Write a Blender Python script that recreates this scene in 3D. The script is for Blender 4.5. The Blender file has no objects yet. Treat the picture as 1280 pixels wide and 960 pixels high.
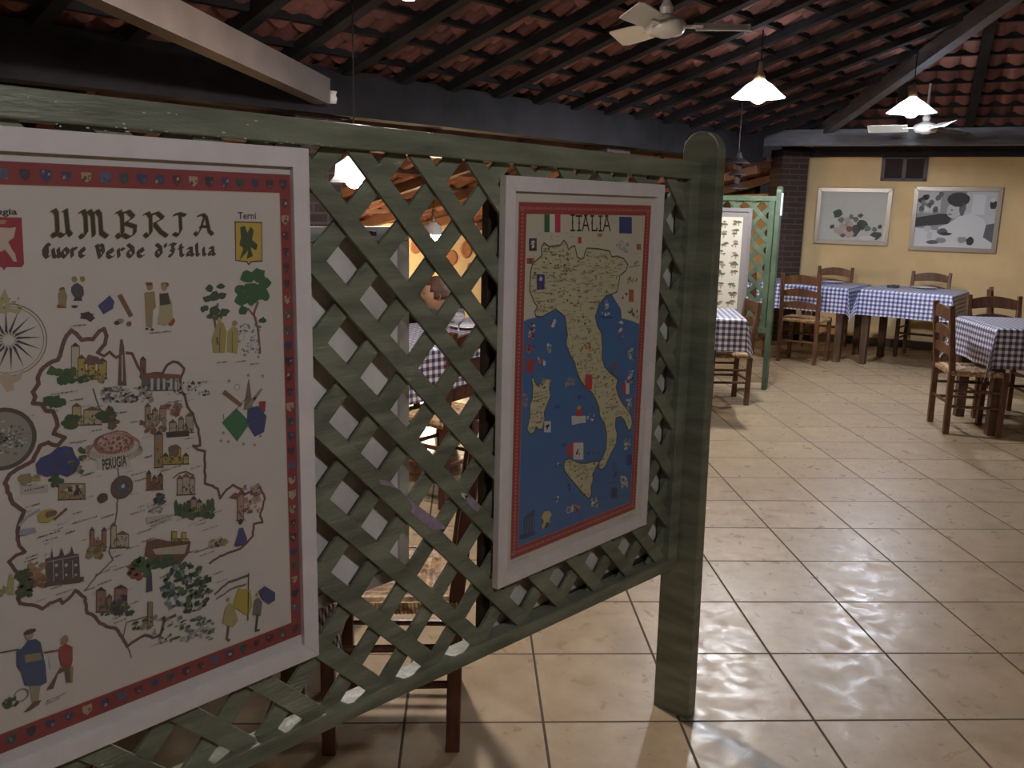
import bpy, bmesh, math, random
from mathutils import Vector, Matrix
random.seed(7)
PI = math.pi
scene = bpy.context.scene
col = scene.collection
C3 = Vector

# ------------------------------------------------------------------ camera
CAMROWS = [[0.6695289, -0.7424224, 0.023237], [-0.1304754, -0.1483469, -0.9802904], [0.7312367, 0.653301, -0.1961904]]
F_PX = 1115.547
CZ = 1.50062
CR, CD, CF = [Vector(r) for r in CAMROWS]
CAM = Vector((0, 0, CZ))
cam_d = bpy.data.cameras.new('camera'); cam = bpy.data.objects.new('camera', cam_d); col.objects.link(cam)
cam_d.sensor_fit = 'HORIZONTAL'; cam_d.sensor_width = 36; cam_d.lens = F_PX * 36 / 1280
cam_d.clip_start = .02
m = Matrix((CR, -CD, -CF)).transposed().to_4x4(); m.translation = CAM
cam.matrix_world = m
scene.camera = cam

def ray(x, y): return CR * ((x - 640) / F_PX) + CD * ((y - 480) / F_PX) + CF
def hit(x, y, p, n):
    d = ray(x, y); return CAM + d * (((Vector(p) - CAM).dot(Vector(n))) / d.dot(Vector(n)))

# directions of the place
W_R = Vector((.30, -.954, 0)).normalized()      # along the far wall, to the right
W_N = Vector((.954, .30, 0)).normalized()       # into the far wall
WALL_P = Vector((10.7, 3.06, 0))
TA = math.radians(45.25)                        # floor tile direction

# ------------------------------------------------------------------ materials
MATS = {}
def mat(name, c=(.5, .5, .5), rough=.6, metal=0, spec=.5, noise=0, nscale=8, bump=0, bscale=40, emit=0, coat=0, tint=None, stretch=None):
    if name in MATS: return MATS[name]
    m = bpy.data.materials.new(name); m.use_nodes = True; nt = m.node_tree; N = nt.nodes; L = nt.links
    b = N['Principled BSDF']
    b.inputs['Base Color'].default_value = (*c, 1); b.inputs['Roughness'].default_value = rough
    b.inputs['Metallic'].default_value = metal; b.inputs['Specular IOR Level'].default_value = spec
    b.inputs['Coat Weight'].default_value = coat
    tc = N.new('ShaderNodeTexCoord'); src = tc.outputs['Object']
    if stretch:
        mp = N.new('ShaderNodeMapping'); mp.inputs['Scale'].default_value = stretch; L.new(src, mp.inputs[0]); src = mp.outputs[0]
    if noise:
        t = N.new('ShaderNodeTexNoise'); t.inputs['Scale'].default_value = nscale; t.inputs['Detail'].default_value = 5; L.new(src, t.inputs['Vector'])
        r = N.new('ShaderNodeValToRGB'); c2 = tint or tuple(x * (1 - noise) for x in c); c1 = tuple(min(1, x * (1 + noise * .6)) for x in c)
        r.color_ramp.elements[0].position = .35; r.color_ramp.elements[1].position = .68
        r.color_ramp.elements[0].color = (*c2, 1); r.color_ramp.elements[1].color = (*c1, 1)
        L.new(t.outputs['Fac'], r.inputs[0]); L.new(r.outputs[0], b.inputs['Base Color'])
    if bump:
        t2 = N.new('ShaderNodeTexNoise'); t2.inputs['Scale'].default_value = bscale; t2.inputs['Detail'].default_value = 4; L.new(src, t2.inputs['Vector'])
        bp = N.new('ShaderNodeBump'); bp.inputs['Strength'].default_value = bump; bp.inputs['Distance'].default_value = .01
        L.new(t2.outputs['Fac'], bp.inputs['Height']); L.new(bp.outputs[0], b.inputs['Normal'])
    if emit:
        b.inputs['Emission Color'].default_value = (*c, 1); b.inputs['Emission Strength'].default_value = emit
    MATS[name] = m; return m

green = mat('green_paint', (.165, .178, .125), .42, noise=.35, nscale=5, bump=.25, bscale=30, stretch=(1, 1, 6))
green_far = mat('green_paint_clean', (.075, .115, .066), .5, noise=.3, nscale=7)
lilac = mat('bare_lilac_wood', (.30, .22, .30), .8, noise=.25, nscale=60)
chip_highlight = mat('bare_chip_highlight', (.55, .56, .50), .8)
white_frame = mat('white_frame', (.62, .57, .56), .38, noise=.05, nscale=20)
frame_edge = mat('frame_edge', (.22, .19, .17), .6)
board = mat('grey_backing_board', (.60, .57, .52), .85, noise=.25, nscale=6)
dark_frame = mat('dark_frame', (.035, .022, .016), .5)
silver = mat('silver_moulding', (.55, .54, .52), .3, metal=.7)
chair_wood = mat('chair_wood', (.12, .05, .024), .42, noise=.45, nscale=9, stretch=(6, 6, 1))
chair_red = mat('chair_wood_reddish', (.10, .032, .018), .4, noise=.4, nscale=9, stretch=(6, 6, 1))
table_wood = mat('table_wood', (.085, .042, .024), .45, noise=.4, nscale=8, stretch=(5, 5, 1))
dark_timber = mat('dark_timber', (.020, .018, .021), .75, spec=.2, noise=.4, nscale=4, bump=.3, bscale=14)
beam_grey = mat('grey_stained_beam', (.10, .10, .12), .45, noise=.3, nscale=4, stretch=(1, 1, 5))
sandy_beam = mat('pale_brown_beam', (.15, .115, .095), .55, noise=.2, nscale=4)
yellow_wall = mat('ochre_plaster', (.74, .53, .27), .8, noise=.14, nscale=1.6, bump=.12, bscale=25)
warm_wall = mat('warm_yellow_plaster', (.85, .66, .36), .8, noise=.06, nscale=3)
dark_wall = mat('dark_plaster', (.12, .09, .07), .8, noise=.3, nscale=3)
enamel = mat('white_enamel', (.8, .8, .8), .3)
brass = mat('aged_brass', (.45, .33, .18), .35, metal=.8)
fan_white = mat('cream_fan_metal', (.62, .60, .55), .35)
china = mat('white_china', (.8, .8, .8), .15)
ink = (.03, .022, .02)

def tile_mat(name):
    m = bpy.data.materials.new(name); m.use_nodes = True; nt = m.node_tree; N = nt.nodes; L = nt.links; b = N['Principled BSDF']
    tc = N.new('ShaderNodeTexCoord'); mp = N.new('ShaderNodeMapping'); mp.inputs['Scale'].default_value = (1 / .41, 1 / .41, 1)
    L.new(tc.outputs['Object'], mp.inputs[0])
    sx = N.new('ShaderNodeSeparateXYZ'); L.new(mp.outputs[0], sx.inputs[0])
    def M(op, a, bb=None):
        n = N.new('ShaderNodeMath'); n.operation = op
        for i, v in enumerate((a, bb)):
            if v is None: continue
            if isinstance(v, (int, float)): n.inputs[i].default_value = v
            else: L.new(v, n.inputs[i])
        return n.outputs[0]
    ds = []
    for ax in ('X', 'Y'):
        f = M('FRACT', M('ADD', sx.outputs[ax], 200.0)); ds.append(M('MINIMUM', f, M('SUBTRACT', 1.0, f)))
    d = M('MINIMUM', ds[0], ds[1])
    gr = N.new('ShaderNodeMapRange'); gr.inputs[1].default_value = .0075; gr.inputs[2].default_value = .0125; L.new(d, gr.inputs[0])
    # per tile tone
    vm = N.new('ShaderNodeVectorMath'); vm.operation = 'FLOOR'; L.new(mp.outputs[0], vm.inputs[0])
    wn = N.new('ShaderNodeTexWhiteNoise'); L.new(vm.outputs[0], wn.inputs['Vector'])
    n1 = N.new('ShaderNodeTexNoise'); n1.inputs['Scale'].default_value = 7; n1.inputs['Detail'].default_value = 8; n1.inputs['Roughness'].default_value = .65; L.new(tc.outputs['Object'], n1.inputs['Vector'])
    r = N.new('ShaderNodeValToRGB'); e = r.color_ramp.elements
    e[0].position = .3; e[0].color = (.32, .235, .14, 1); e[1].position = .7; e[1].color = (.44, .335, .21, 1); L.new(n1.outputs['Fac'], r.inputs[0])
    hv = N.new('ShaderNodeHueSaturation'); L.new(r.outputs[0], hv.inputs['Color'])
    L.new(M('ADD', M('MULTIPLY', wn.outputs['Value'], .14), .93), hv.inputs['Value'])
    mx = N.new('ShaderNodeMixRGB'); mx.inputs[1].default_value = (.06, .04, .022, 1); L.new(hv.outputs[0], mx.inputs[2]); L.new(gr.outputs[0], mx.inputs[0])
    L.new(mx.outputs[0], b.inputs['Base Color'])
    n2 = N.new('ShaderNodeTexNoise'); n2.inputs['Scale'].default_value = 16; n2.inputs['Detail'].default_value = 6; n2.inputs['Distortion'].default_value = .8; L.new(tc.outputs['Object'], n2.inputs['Vector'])
    rr = N.new('ShaderNodeMapRange'); rr.inputs[1].default_value = .35; rr.inputs[2].default_value = .7; rr.inputs[3].default_value = .27; rr.inputs[4].default_value = .52
    L.new(n2.outputs['Fac'], rr.inputs[0])
    mr = N.new('ShaderNodeMixRGB'); mr.inputs[1].default_value = (.9, .9, .9, 1); L.new(rr.outputs[0], mr.inputs[2]); L.new(gr.outputs[0], mr.inputs[0]); L.new(mr.outputs[0], b.inputs['Roughness'])
    b.inputs['Specular IOR Level'].default_value = .5
    ht = M('ADD', gr.outputs[0], M('MULTIPLY', n2.outputs['Fac'], .5))
    bp = N.new('ShaderNodeBump'); bp.inputs['Strength'].default_value = .35; bp.inputs['Distance'].default_value = .004; L.new(ht, bp.inputs['Height']); L.new(bp.outputs[0], b.inputs['Normal'])
    return m

def gingham(name, dark, light=(.74, .74, .80), period=.041):
    m = bpy.data.materials.new(name); m.use_nodes = True; nt = m.node_tree; N = nt.nodes; L = nt.links; b = N['Principled BSDF']
    uv = N.new('ShaderNodeUVMap'); uv.uv_map = 'UVMap'; sx = N.new('ShaderNodeSeparateXYZ'); L.new(uv.outputs[0], sx.inputs[0])
    def M(op, a, bb=None):
        n = N.new('ShaderNodeMath'); n.operation = op
        for i, v in enumerate((a, bb)):
            if v is None: continue
            if isinstance(v, (int, float)): n.inputs[i].default_value = v
            else: L.new(v, n.inputs[i])
        return n.outputs[0]
    s = []
    for ax in ('X', 'Y'):
        f = M('FRACT', M('ADD', M('DIVIDE', sx.outputs[ax], period), 100.25)); s.append(M('GREATER_THAN', f, .5))
    k = M('MULTIPLY', M('ADD', s[0], s[1]), .5)
    r = N.new('ShaderNodeValToRGB'); r.color_ramp.elements[0].color = (*light, 1); r.color_ramp.elements[1].color = (*dark, 1)
    e = r.color_ramp.elements.new(.5); e.color = (*[.30 * a + .70 * q for a, q in zip(light, dark)], 1)
    L.new(k, r.inputs[0]); L.new(r.outputs[0], b.inputs['Base Color'])
    b.inputs['Roughness'].default_value = .42; b.inputs['Specular IOR Level'].default_value = .6
    return m
ging_blue = gingham('blue_gingham', (.022, .03, .20))
ging_dark = gingham('dark_blue_gingham', (.03, .025, .085), (.76, .73, .78))

def brick_mat():
    m = bpy.data.materials.new('brickwork'); m.use_nodes = True; nt = m.node_tree; N = nt.nodes; L = nt.links; b = N['Principled BSDF']
    tc = N.new('ShaderNodeTexCoord'); sp = N.new('ShaderNodeSeparateXYZ'); L.new(tc.outputs['Object'], sp.inputs[0])
    ad = N.new('ShaderNodeMath'); ad.operation = 'ADD'; L.new(sp.outputs['X'], ad.inputs[0]); L.new(sp.outputs['Y'], ad.inputs[1])
    cb = N.new('ShaderNodeCombineXYZ'); L.new(ad.outputs[0], cb.inputs['X']); L.new(sp.outputs['Z'], cb.inputs['Y'])
    br = N.new('ShaderNodeTexBrick'); L.new(cb.outputs[0], br.inputs['Vector'])
    br.inputs['Scale'].default_value = 1; br.inputs['Brick Width'].default_value = .22; br.inputs['Row Height'].default_value = .062; br.inputs['Mortar Size'].default_value = .008
    br.inputs['Color1'].default_value = (.035, .018, .015, 1); br.inputs['Color2'].default_value = (.065, .030, .024, 1); br.inputs['Mortar'].default_value = (.075, .058, .048, 1)
    L.new(br.outputs['Color'], b.inputs['Base Color']); b.inputs['Roughness'].default_value = .85
    bp = N.new('ShaderNodeBump'); bp.inputs['Strength'].default_value = .6; bp.inputs['Distance'].default_value = .01; bp.invert = True
    L.new(br.outputs['Fac'], bp.inputs['Height']); L.new(bp.outputs[0], b.inputs['Normal'])
    return m
brick = brick_mat()

def roof_mat():
    m = bpy.data.materials.new('terracotta_tiles'); m.use_nodes = True; nt = m.node_tree; N = nt.nodes; L = nt.links; b = N['Principled BSDF']
    uv = N.new('ShaderNodeUVMap'); uv.uv_map = 'UVMap'
    vm = N.new('ShaderNodeVectorMath'); vm.operation = 'FLOOR'; L.new(uv.outputs[0], vm.inputs[0])
    wn = N.new('ShaderNodeTexWhiteNoise'); wn.noise_dimensions = '2D'; L.new(vm.outputs[0], wn.inputs['Vector'])
    r = N.new('ShaderNodeValToRGB'); e = r.color_ramp.elements
    e[0].color = (.12, .042, .036, 1); e[1].color = (.30, .11, .09, 1); x = e.new(.5); x.color = (.20, .062, .048, 1)
    L.new(wn.outputs['Value'], r.inputs[0])
    tc = N.new('ShaderNodeTexCoord'); n1 = N.new('ShaderNodeTexNoise'); n1.inputs['Scale'].default_value = 9; n1.inputs['Detail'].default_value = 6; L.new(tc.outputs['Object'], n1.inputs['Vector'])
    mx = N.new('ShaderNodeMixRGB'); mx.blend_type = 'MULTIPLY'; mx.inputs[0].default_value = .6; L.new(r.outputs[0], mx.inputs[1]); L.new(n1.outputs['Fac'], mx.inputs[2])
    g = N.new('ShaderNodeGamma'); g.inputs[1].default_value = .85; L.new(mx.outputs[0], g.inputs[0])
    L.new(g.outputs[0], b.inputs['Base Color']); b.inputs['Roughness'].default_value = .75
    return m
terra = roof_mat()

def straw_mat():
    m = bpy.data.materials.new('rush_straw'); m.use_nodes = True; nt = m.node_tree; N = nt.nodes; L = nt.links; b = N['Principled BSDF']
    tc = N.new('ShaderNodeTexCoord'); n1 = N.new('ShaderNodeTexNoise'); n1.inputs['Scale'].default_value = 45; n1.inputs['Detail'].default_value = 3; L.new(tc.outputs['Object'], n1.inputs['Vector'])
    r = N.new('ShaderNodeValToRGB'); e = r.color_ramp.elements; e[0].position = .35; e[0].color = (.20, .10, .045, 1); e[1].position = .7; e[1].color = (.62, .42, .22, 1)
    L.new(n1.outputs['Fac'], r.inputs[0]); L.new(r.outputs[0], b.inputs['Base Color']); b.inputs['Roughness'].default_value = .55
    return m
straw = straw_mat()

def glass_pane_mat():
    m = bpy.data.materials.new('thin_glass'); m.use_nodes = True; nt = m.node_tree; N = nt.nodes; L = nt.links
    N.remove(N['Principled BSDF']); out = N['Material Output']
    t = N.new('ShaderNodeBsdfTransparent'); g = N.new('ShaderNodeBsdfGlossy'); g.inputs['Roughness'].default_value = .03
    f = N.new('ShaderNodeLayerWeight'); f.inputs[0].default_value = .5; mx = N.new('ShaderNodeMixShader')
    p5 = N.new('ShaderNodeMath'); p5.operation = 'POWER'; p5.inputs[1].default_value = 5; L.new(f.outputs['Facing'], p5.inputs[0])
    ma = N.new('ShaderNodeMath'); ma.operation = 'MULTIPLY_ADD'; ma.inputs[1].default_value = .93; ma.inputs[2].default_value = .055; L.new(p5.outputs[0], ma.inputs[0])
    L.new(ma.outputs[0], mx.inputs[0]); L.new(t.outputs[0], mx.inputs[1]); L.new(g.outputs[0], mx.inputs[2]); L.new(mx.outputs[0], out.inputs[0])
    return m
glass = glass_pane_mat()
def lamp_mats():
    m = bpy.data.materials.new('glass_shade'); m.use_nodes = True; nt = m.node_tree; N = nt.nodes; L = nt.links
    N.remove(N['Principled BSDF']); out = N['Material Output']
    d = N.new('ShaderNodeBsdfDiffuse'); t = N.new('ShaderNodeBsdfTranslucent'); mx = N.new('ShaderNodeMixShader'); mx.inputs[0].default_value = .35
    d.inputs[0].default_value = (.85, .85, .85, 1); t.inputs[0].default_value = (.8, .8, .8, 1)
    L.new(d.outputs[0], mx.inputs[1]); L.new(t.outputs[0], mx.inputs[2]); L.new(mx.outputs[0], out.inputs[0])
    return m
shade_mat = lamp_mats()
def bulb_mat(name, c, s):
    m = bpy.data.materials.new(name); m.use_nodes = True; nt = m.node_tree; N = nt.nodes; L = nt.links
    N.remove(N['Principled BSDF']); e = N.new('ShaderNodeEmission'); e.inputs[0].default_value = (*c, 1); e.inputs[1].default_value = s
    L.new(e.outputs[0], N['Material Output'].inputs[0]); return m

# ------------------------------------------------------------------ object helpers
def tag(o, label=None, cat=None, group=None, kind=None):
    if label: o['label'] = label
    if cat: o['category'] = cat
    if group: o['group'] = group
    if kind: o['kind'] = kind
    return o
def empty(name, loc, rz=0, label=None, cat=None, group=None):
    o = bpy.data.objects.new(name, None); col.objects.link(o); o.location = loc; o.rotation_euler = (0, 0, rz); o.empty_display_size = .1
    return tag(o, label, cat, group)
class MB:
    def __init__(s): s.v = []; s.f = []; s.mi = []; s.uv = {}
    def add(s, vs, fs, mi=0):
        b = len(s.v); s.v += [tuple(v) for v in vs]
        for f in fs: s.f.append(tuple(b + i for i in f)); s.mi.append(mi)
    def box(s, x0, x1, y0, y1, z0, z1, mi=0):
        s.add([(x0,y0,z0),(x1,y0,z0),(x1,y1,z0),(x0,y1,z0),(x0,y0,z1),(x1,y0,z1),(x1,y1,z1),(x0,y1,z1)],
              [(0,3,2,1),(4,5,6,7),(0,1,5,4),(1,2,6,5),(2,3,7,6),(3,0,4,7)], mi)
    def bar(s, a, b, w0, d0, w1=None, d1=None, up=(0, 0, 1), mi=0, n=4, ph=None):
        a, b = Vector(a), Vector(b); w1 = w0 if w1 is None else w1; d1 = d0 if d1 is None else d1
        d = (b - a).normalized(); u = Vector(up)
        if abs(d.dot(u)) > .95: u = Vector((0, 1, 0)) if abs(d.y) < .9 else Vector((1, 0, 0))
        sd = d.cross(u).normalized(); u = sd.cross(d).normalized()
        vs = []
        for p, w, h in ((a, w0, d0), (b, w1, d1)):
            if n == 4: pts = [(-.5, -.5), (.5, -.5), (.5, .5), (-.5, .5)]
            else: pts = [(.5 * math.cos(2 * PI * k / n), .5 * math.sin(2 * PI * k / n)) for k in range(n)]
            vs += [p + sd * (x * w) + u * (y * h) for x, y in pts]
        fs = [tuple(reversed(range(n))), tuple(range(n, 2 * n))] + [(i, (i + 1) % n, n + (i + 1) % n, n + i) for i in range(n)]
        s.add(vs, fs, mi)
    def tube(s, pts, r, n=8, mi=0):
        for i in range(len(pts) - 1):
            r0 = r[i] if isinstance(r, (list, tuple)) else r; r1 = r[i + 1] if isinstance(r, (list, tuple)) else r
            s.bar(pts[i], pts[i + 1], 2 * r0, 2 * r0, 2 * r1, 2 * r1, n=n, mi=mi)
    def lathe(s, prof, c=(0, 0, 0), n=24, mi=0):
        vs = []; fs = []
        for r, z in prof:
            for k in range(n): a = 2 * PI * k / n; vs.append((c[0] + r * math.cos(a), c[1] + r * math.sin(a), c[2] + z))
        for i in range(len(prof) - 1):
            for k in range(n): fs.append((i*n+k, i*n+(k+1) % n, (i+1)*n+(k+1) % n, (i+1)*n+k))
        s.add(vs, fs, mi)
    def prism(s, poly, off, mi=0):   # poly: 3d points, off: extrusion vector
        n = len(poly); o = Vector(off); vs = [Vector(p) for p in poly] + [Vector(p) + o for p in poly]
        s.add(vs, [tuple(reversed(range(n))), tuple(range(n, 2*n))] + [(i, (i+1) % n, n+(i+1) % n, n+i) for i in range(n)], mi)
    def build(s, name, mats, parent=None, bevel=0, smooth=False, xf=None):
        me = bpy.data.meshes.new(name); me.from_pydata(s.v, [], s.f)
        if not isinstance(mats, (list, tuple)): mats = [mats]
        for m in mats: me.materials.append(m)
        me.polygons.foreach_set('material_index', s.mi)
        if s.uv:
            ul = me.uv_layers.new(name='UVMap')
            for p in me.polygons:
                for li in p.loop_indices: ul.data[li].uv = s.uv.get(me.loops[li].vertex_index, (0, 0))
        bm = bmesh.new(); bm.from_mesh(me); bmesh.ops.recalc_face_normals(bm, faces=bm.faces); bm.to_mesh(me); bm.free()
        if smooth: me.polygons.foreach_set('use_smooth', [True] * len(me.polygons))
        if xf is not None: me.transform(xf)
        me.update()
        o = bpy.data.objects.new(name, me); col.objects.link(o)
        if parent: o.parent = parent
        if bevel:
            md = o.modifiers.new('bevel', 'BEVEL'); md.width = bevel; md.segments = 2; md.limit_method = 'ANGLE'
        return o
def struct(name, mb, mats, **k): o = mb.build(name, mats, **k); o['kind'] = 'structure'; return o
def kids(o): return [c for c in bpy.data.objects if c.parent == o]
def dup(o, parent=None):
    ch = kids(o); c = o.copy(); col.objects.link(c)
    if parent: c.parent = parent
    for k in ch: dup(k, c)
    return c

# ------------------------------------------------------------------ setting: floor, walls
GO = Vector((1.86708, 1.51232, 0))
fb = MB(); fb.add([(-9, -12, 0), (16, -12, 0), (16, 16, 0), (-9, 16, 0)], [(0, 1, 2, 3)])
fl = fb.build('floor', tile_mat('beige_floor_tiles'), xf=Matrix.Rotation(TA, 4, 'Z') @ Matrix.Translation(-GO))
fl.location = GO; fl.rotation_euler = (0, 0, -TA); fl['kind'] = 'structure'

def wpt(s, off, z): return WALL_P + W_R * s - W_N * off + Vector((0, 0, z))
b = MB()
b.prism([wpt(-1.72, 0, 0), wpt(7, 0, 0), wpt(7, 0, 2.75), wpt(-1.72, 0, 2.75)], W_N * .2)
struct('wall_far', b, yellow_wall)
b = MB(); b.prism([wpt(-1.72, -.001, 0), wpt(7, -.001, 0), wpt(7, -.001, .09), wpt(-1.72, -.001, .09)], -W_N * .015)
struct('baseboard_far', b, mat('dark_skirting', (.06, .045, .035), .5))
# side wall beyond the brick pier (runs away from us)
b = MB(); p0 = wpt(-1.72, 0, 0)
b.prism([p0, p0 + Vector((0, 0, 1.72)), p0 + Vector((2.2, 2.6, 1.72)), p0 + Vector((2.2, 2.6, 0))], W_R * .12)
struct('wall_side', b, yellow_wall)
b = MB(); b.box(-3.2, 15, -5.7, -5.5, 0, 5.2); struct('wall_right', b, yellow_wall)
b = MB(); b.box(-3.4, -3.2, -5.7, 9.2, 0, 5.2); struct('wall_back', b, yellow_wall)

# annex room behind the partition
b = MB(); b.box(4.75, 11.5, 8.35, 8.5, 0, 1.32); struct('wall_annex', b, warm_wall)
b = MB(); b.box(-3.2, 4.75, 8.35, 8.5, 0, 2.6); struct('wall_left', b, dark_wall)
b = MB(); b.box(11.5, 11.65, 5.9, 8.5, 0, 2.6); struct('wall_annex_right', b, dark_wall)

# ------------------------------------------------------------------ roof
MA, YE, ZE = .30, 4.6, 2.33
MBp, SE = .2414, 10.864
def zA(p): return ZE - .03 + MA * (YE - p[1])
def zB(p): return 2.3 + MBp * (SE - (p[0] * W_N.x + p[1] * W_N.y))
def tiled(name, ucoord, origin, udir, sdir, ulen, slen, pitch, z0, keep, tw=.152, course=.28, cw=.5):
    """terracotta channel tiles seen from below; udir along the eave, sdir up the slope"""
    mb = MB(); per = 8; nu = int(ulen / tw); ns = int(slen / course)
    prof = []
    for k in range(per + 1):
        a = k / per
        prof.append(.045 * (-abs(math.sin(PI * a)) ) )
    for j in range(ns):
        for i in range(nu):
            vs = []
            cx = origin + udir * (i * tw + .5 * tw) + sdir * ((j + .5) * course)
            if not keep(cx): continue
            base = len(mb.v)
            for e in (0, 1):
                for k in range(per + 1):
                    p = origin + udir * ((i + k / per) * tw) + sdir * ((j + e * 1.06) * course)
                    z = z0 + pitch * (j + e) * course + prof[k] * (1.0 - .22 * e) + (-.028 if e == 0 else .012)
                    vs.append((p.x, p.y, z)); mb.uv[base + e * (per + 1) + k] = (i + .02 + .96 * k / per, j + .1 + .8 * e)
            fs = [(k, k + 1, per + 1 + k + 1, per + 1 + k) for k in range(per)]
            mb.add(vs, fs)
            # thickness of the lower edge
            base = len(mb.v)
            low = vs[:per + 1]; hi = [(x, y, z + .016) for x, y, z in low]
            mb.add(low + hi, [(k, per + 1 + k, per + 1 + k + 1, k + 1) for k in range(per)])
            for q in range(2 * (per + 1)): mb.uv[base + q] = (i + .5, j + .5)
    o = struct(name, mb, terra); return o
def cA(p): return zA(p) <= zB(p) + .02
tiled('ceiling', None, Vector((-2.8, YE + .28, 0)), Vector((1, 0, 0)), Vector((0, -1, 0)), 15, 9.8, MA, ZE - .03 - .3 * .28 + .09, lambda p: zA(p) <= zB(p) + .03 and p.y > -4.9)
# far hip slope
corner = Vector((9.9, 4.36, 0))
oB = W_N * (SE + .28) + W_R * (-3.2) ; oB.z = 0
tiled('ceiling_far', None, oB, W_R, -W_N, 9.5, 8.0, MBp, 2.3 - MBp * .28 + .09, lambda p: zB(p) <= zA(p) + .03, tw=.175, course=.30)
# underside boards that close the roof above the tiles
b = MB(); b.add([(-3.2, 5.0, 2.45), (15, 5.0, 2.45), (15, -5.6, 5.63), (-3.2, -5.6, 5.63)], [(0, 1, 2, 3)]); struct('ceiling_boards', b, dark_timber)
# battens and rafters
b = MB()
k = 0
while True:
    y = 3.80 + .14 + .28 * (3 - k) ; k += 1
    if y < -4.8: break
    z = zA((0, y)) + .034
    x1 = 13
    # stop at hip
    lo, hi = -2.9, 13.0
    for _ in range(30):
        mid = (lo + hi) / 2
        if zA((mid, y)) <= zB((mid, y)): lo = mid
        else: hi = mid
    if lo > -2.5: b.box(-2.9, lo, y - .022, y + .022, z - .02, z + .02)
struct('trim_1', b, dark_timber)
b = MB()
x = 4.485 - .45 * 16
while x < 10:
    ylo = -4.9
    if zA((x, 4.6)) < zB((x, 4.6)):
        lo, hi = 4.6, -4.9
        for _ in range(30):
            mid = (lo + hi) / 2
            if zA((x, mid)) <= zB((x, mid)): lo = mid
            else: hi = mid
        b.bar((x, 4.75, zA((x, 4.75)) - .005), (x, lo, zA((x, lo)) - .005), .075, .06, up=(0, 0, 1))
    x += .45
struct('trim_2', b, dark_timber)
def hip_pt(s):      # s: distance up hip from corner
    return s
# hip line: zA = zB
def hipx(y):
    lo, hi = -5, 16
    for _ in range(40):
        mid = (lo + hi) / 2
        if zA((mid, y)) <= zB((mid, y)): lo = mid
        else: hi = mid
    return lo
h0 = Vector((hipx(4.4), 4.4, 0)); h0.z = zA(h0) - .09
h1 = Vector((hipx(-3.0), -3.0, 0)); h1.z = zA(h1) - .09
b = MB(); b.bar(h0, h1, .09, .13); struct('trim_3', b, beam_grey)
# far slope battens and rafters
b = MB()
for k in range(0, 26):
    s = SE - .02 - .30 * k - .0
    # point range along W_R where zB<=zA
    pts = [W_N * s + W_R * t for t in [i * .05 for i in range(-80, 130)]]
    pts = [p for p in pts if zB(p) <= zA(p) + .01]
    if len(pts) > 2:
        a, c = pts[0], pts[-1]; z = zB(a) + .03
        b.bar((a.x, a.y, z), (c.x, c.y, z), .045, .045)
struct('trim_4', b, dark_timber)
b = MB()
for t0 in (-.62 + .62 * i for i in range(-1, 12)):
    a = WALL_P + W_R * t0; a = W_N * (SE - .05) + W_R * (a.dot(W_R))
    q = a.copy(); n = 0
    while zB(q - W_N * .1) <= zA(q - W_N * .1) and n < 70: q = q - W_N * .1; n += 1
    if n > 2: b.bar((a.x, a.y, zB(a) - .005), (q.x, q.y, zB(q) - .005), .08, .07)
struct('trim_5', b, dark_timber)
# eave beams
eB0 = hit(895, 172, W_N * 10.15, W_N); eB1 = hit(1330, 172, W_N * 10.15, W_N)
zt = hit(1000, 162, W_N * 10.15, W_N).z; zb = hit(1000, 182, W_N * 10.15, W_N).z
b = MB(); a = eB0.copy(); a.z = zb; c = eB0 + W_R * 6; c.z = zb; a2 = a.copy(); a2.z = zt; c2 = c.copy(); c2.z = zt
b.prism([a, c, c2, a2], W_N * .16); struct('trim_6', b, beam_grey)
b = MB(); b.prism([wpt(-1.9, .02, 2.13), wpt(7, .02, 2.13), wpt(7, .02, 2.32), wpt(-1.9, .02, 2.32)], -W_N * .12); struct('trim_7', b, dark_timber)
b = MB(); b.box(-3.2, eB0.x + .1, 4.62, 4.78, 2.02, 2.29); struct('trim_8', b, dark_timber)
# pale brown sloping brace on the left
e1 = hit(398, 112, (0, 4.55, 0), (0, 1, 0)); d = ray(152, -6); n1 = CAM + d * 3.5 / d.dot(CF); dirv = (n1 - e1)
b = MB(); b.bar(e1 - dirv * .03, e1 + dirv * 1.25, .10, .148); struct('trim_9', b, sandy_beam)
# tie that crosses the hip at the right
k1 = hit(1191, 31, (0, 2.44, 0), (0, 1, 0)); d = ray(1125, -6); k0 = CAM + d * (k1 - CAM).dot(CF) * .97 / d.dot(CF)
b = MB(); b.bar(k1 + (k1 - k0) * .1, k0 + (k0 - k1) * 1.5, .06, .08); struct('trim_10', b, beam_grey)

# piers of brick under the eave
def pier(name, cx, cy, w, ztop, rz=0, cap=.04):
    b = MB(); b.box(-w/2, w/2, -w/2, w/2, 0, ztop)
    for z in (ztop - .07,): b.box(-w/2 - cap, w/2 + cap, -w/2 - cap, w/2 + cap, z, ztop)
    o = struct(name, b, brick); o.location = (cx, cy, 0); o.rotation_euler = (0, 0, rz); return o
pa = hit(402, 140, (0, 4.7, 0), (0, 1, 0)); pier('brick_pier', pa.x, 4.9, .34, 2.08)
pb = hit(778, 170, (0, 4.7, 0), (0, 1, 0)); pier('brick_pier', pb.x, 4.9, .34, 2.08)
pc = ray(979, 300); pc = pc * (10.5 / pc.dot(CF)); pier('brick_pier', pc.x, pc.y, .32, 2.2, -math.radians(40), cap=.0)
b = MB(); b.lathe([(.0, 0), (.028, 0), (.034, .03), (.026, .05), (.034, .07), (.0, .075)], n=14)
o = b.build('insulator', china, smooth=True); q = hit(412, 121, (0, 4.62, 0), (0, 1, 0)); o.location = (q.x, 4.6, q.z - .04)
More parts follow.
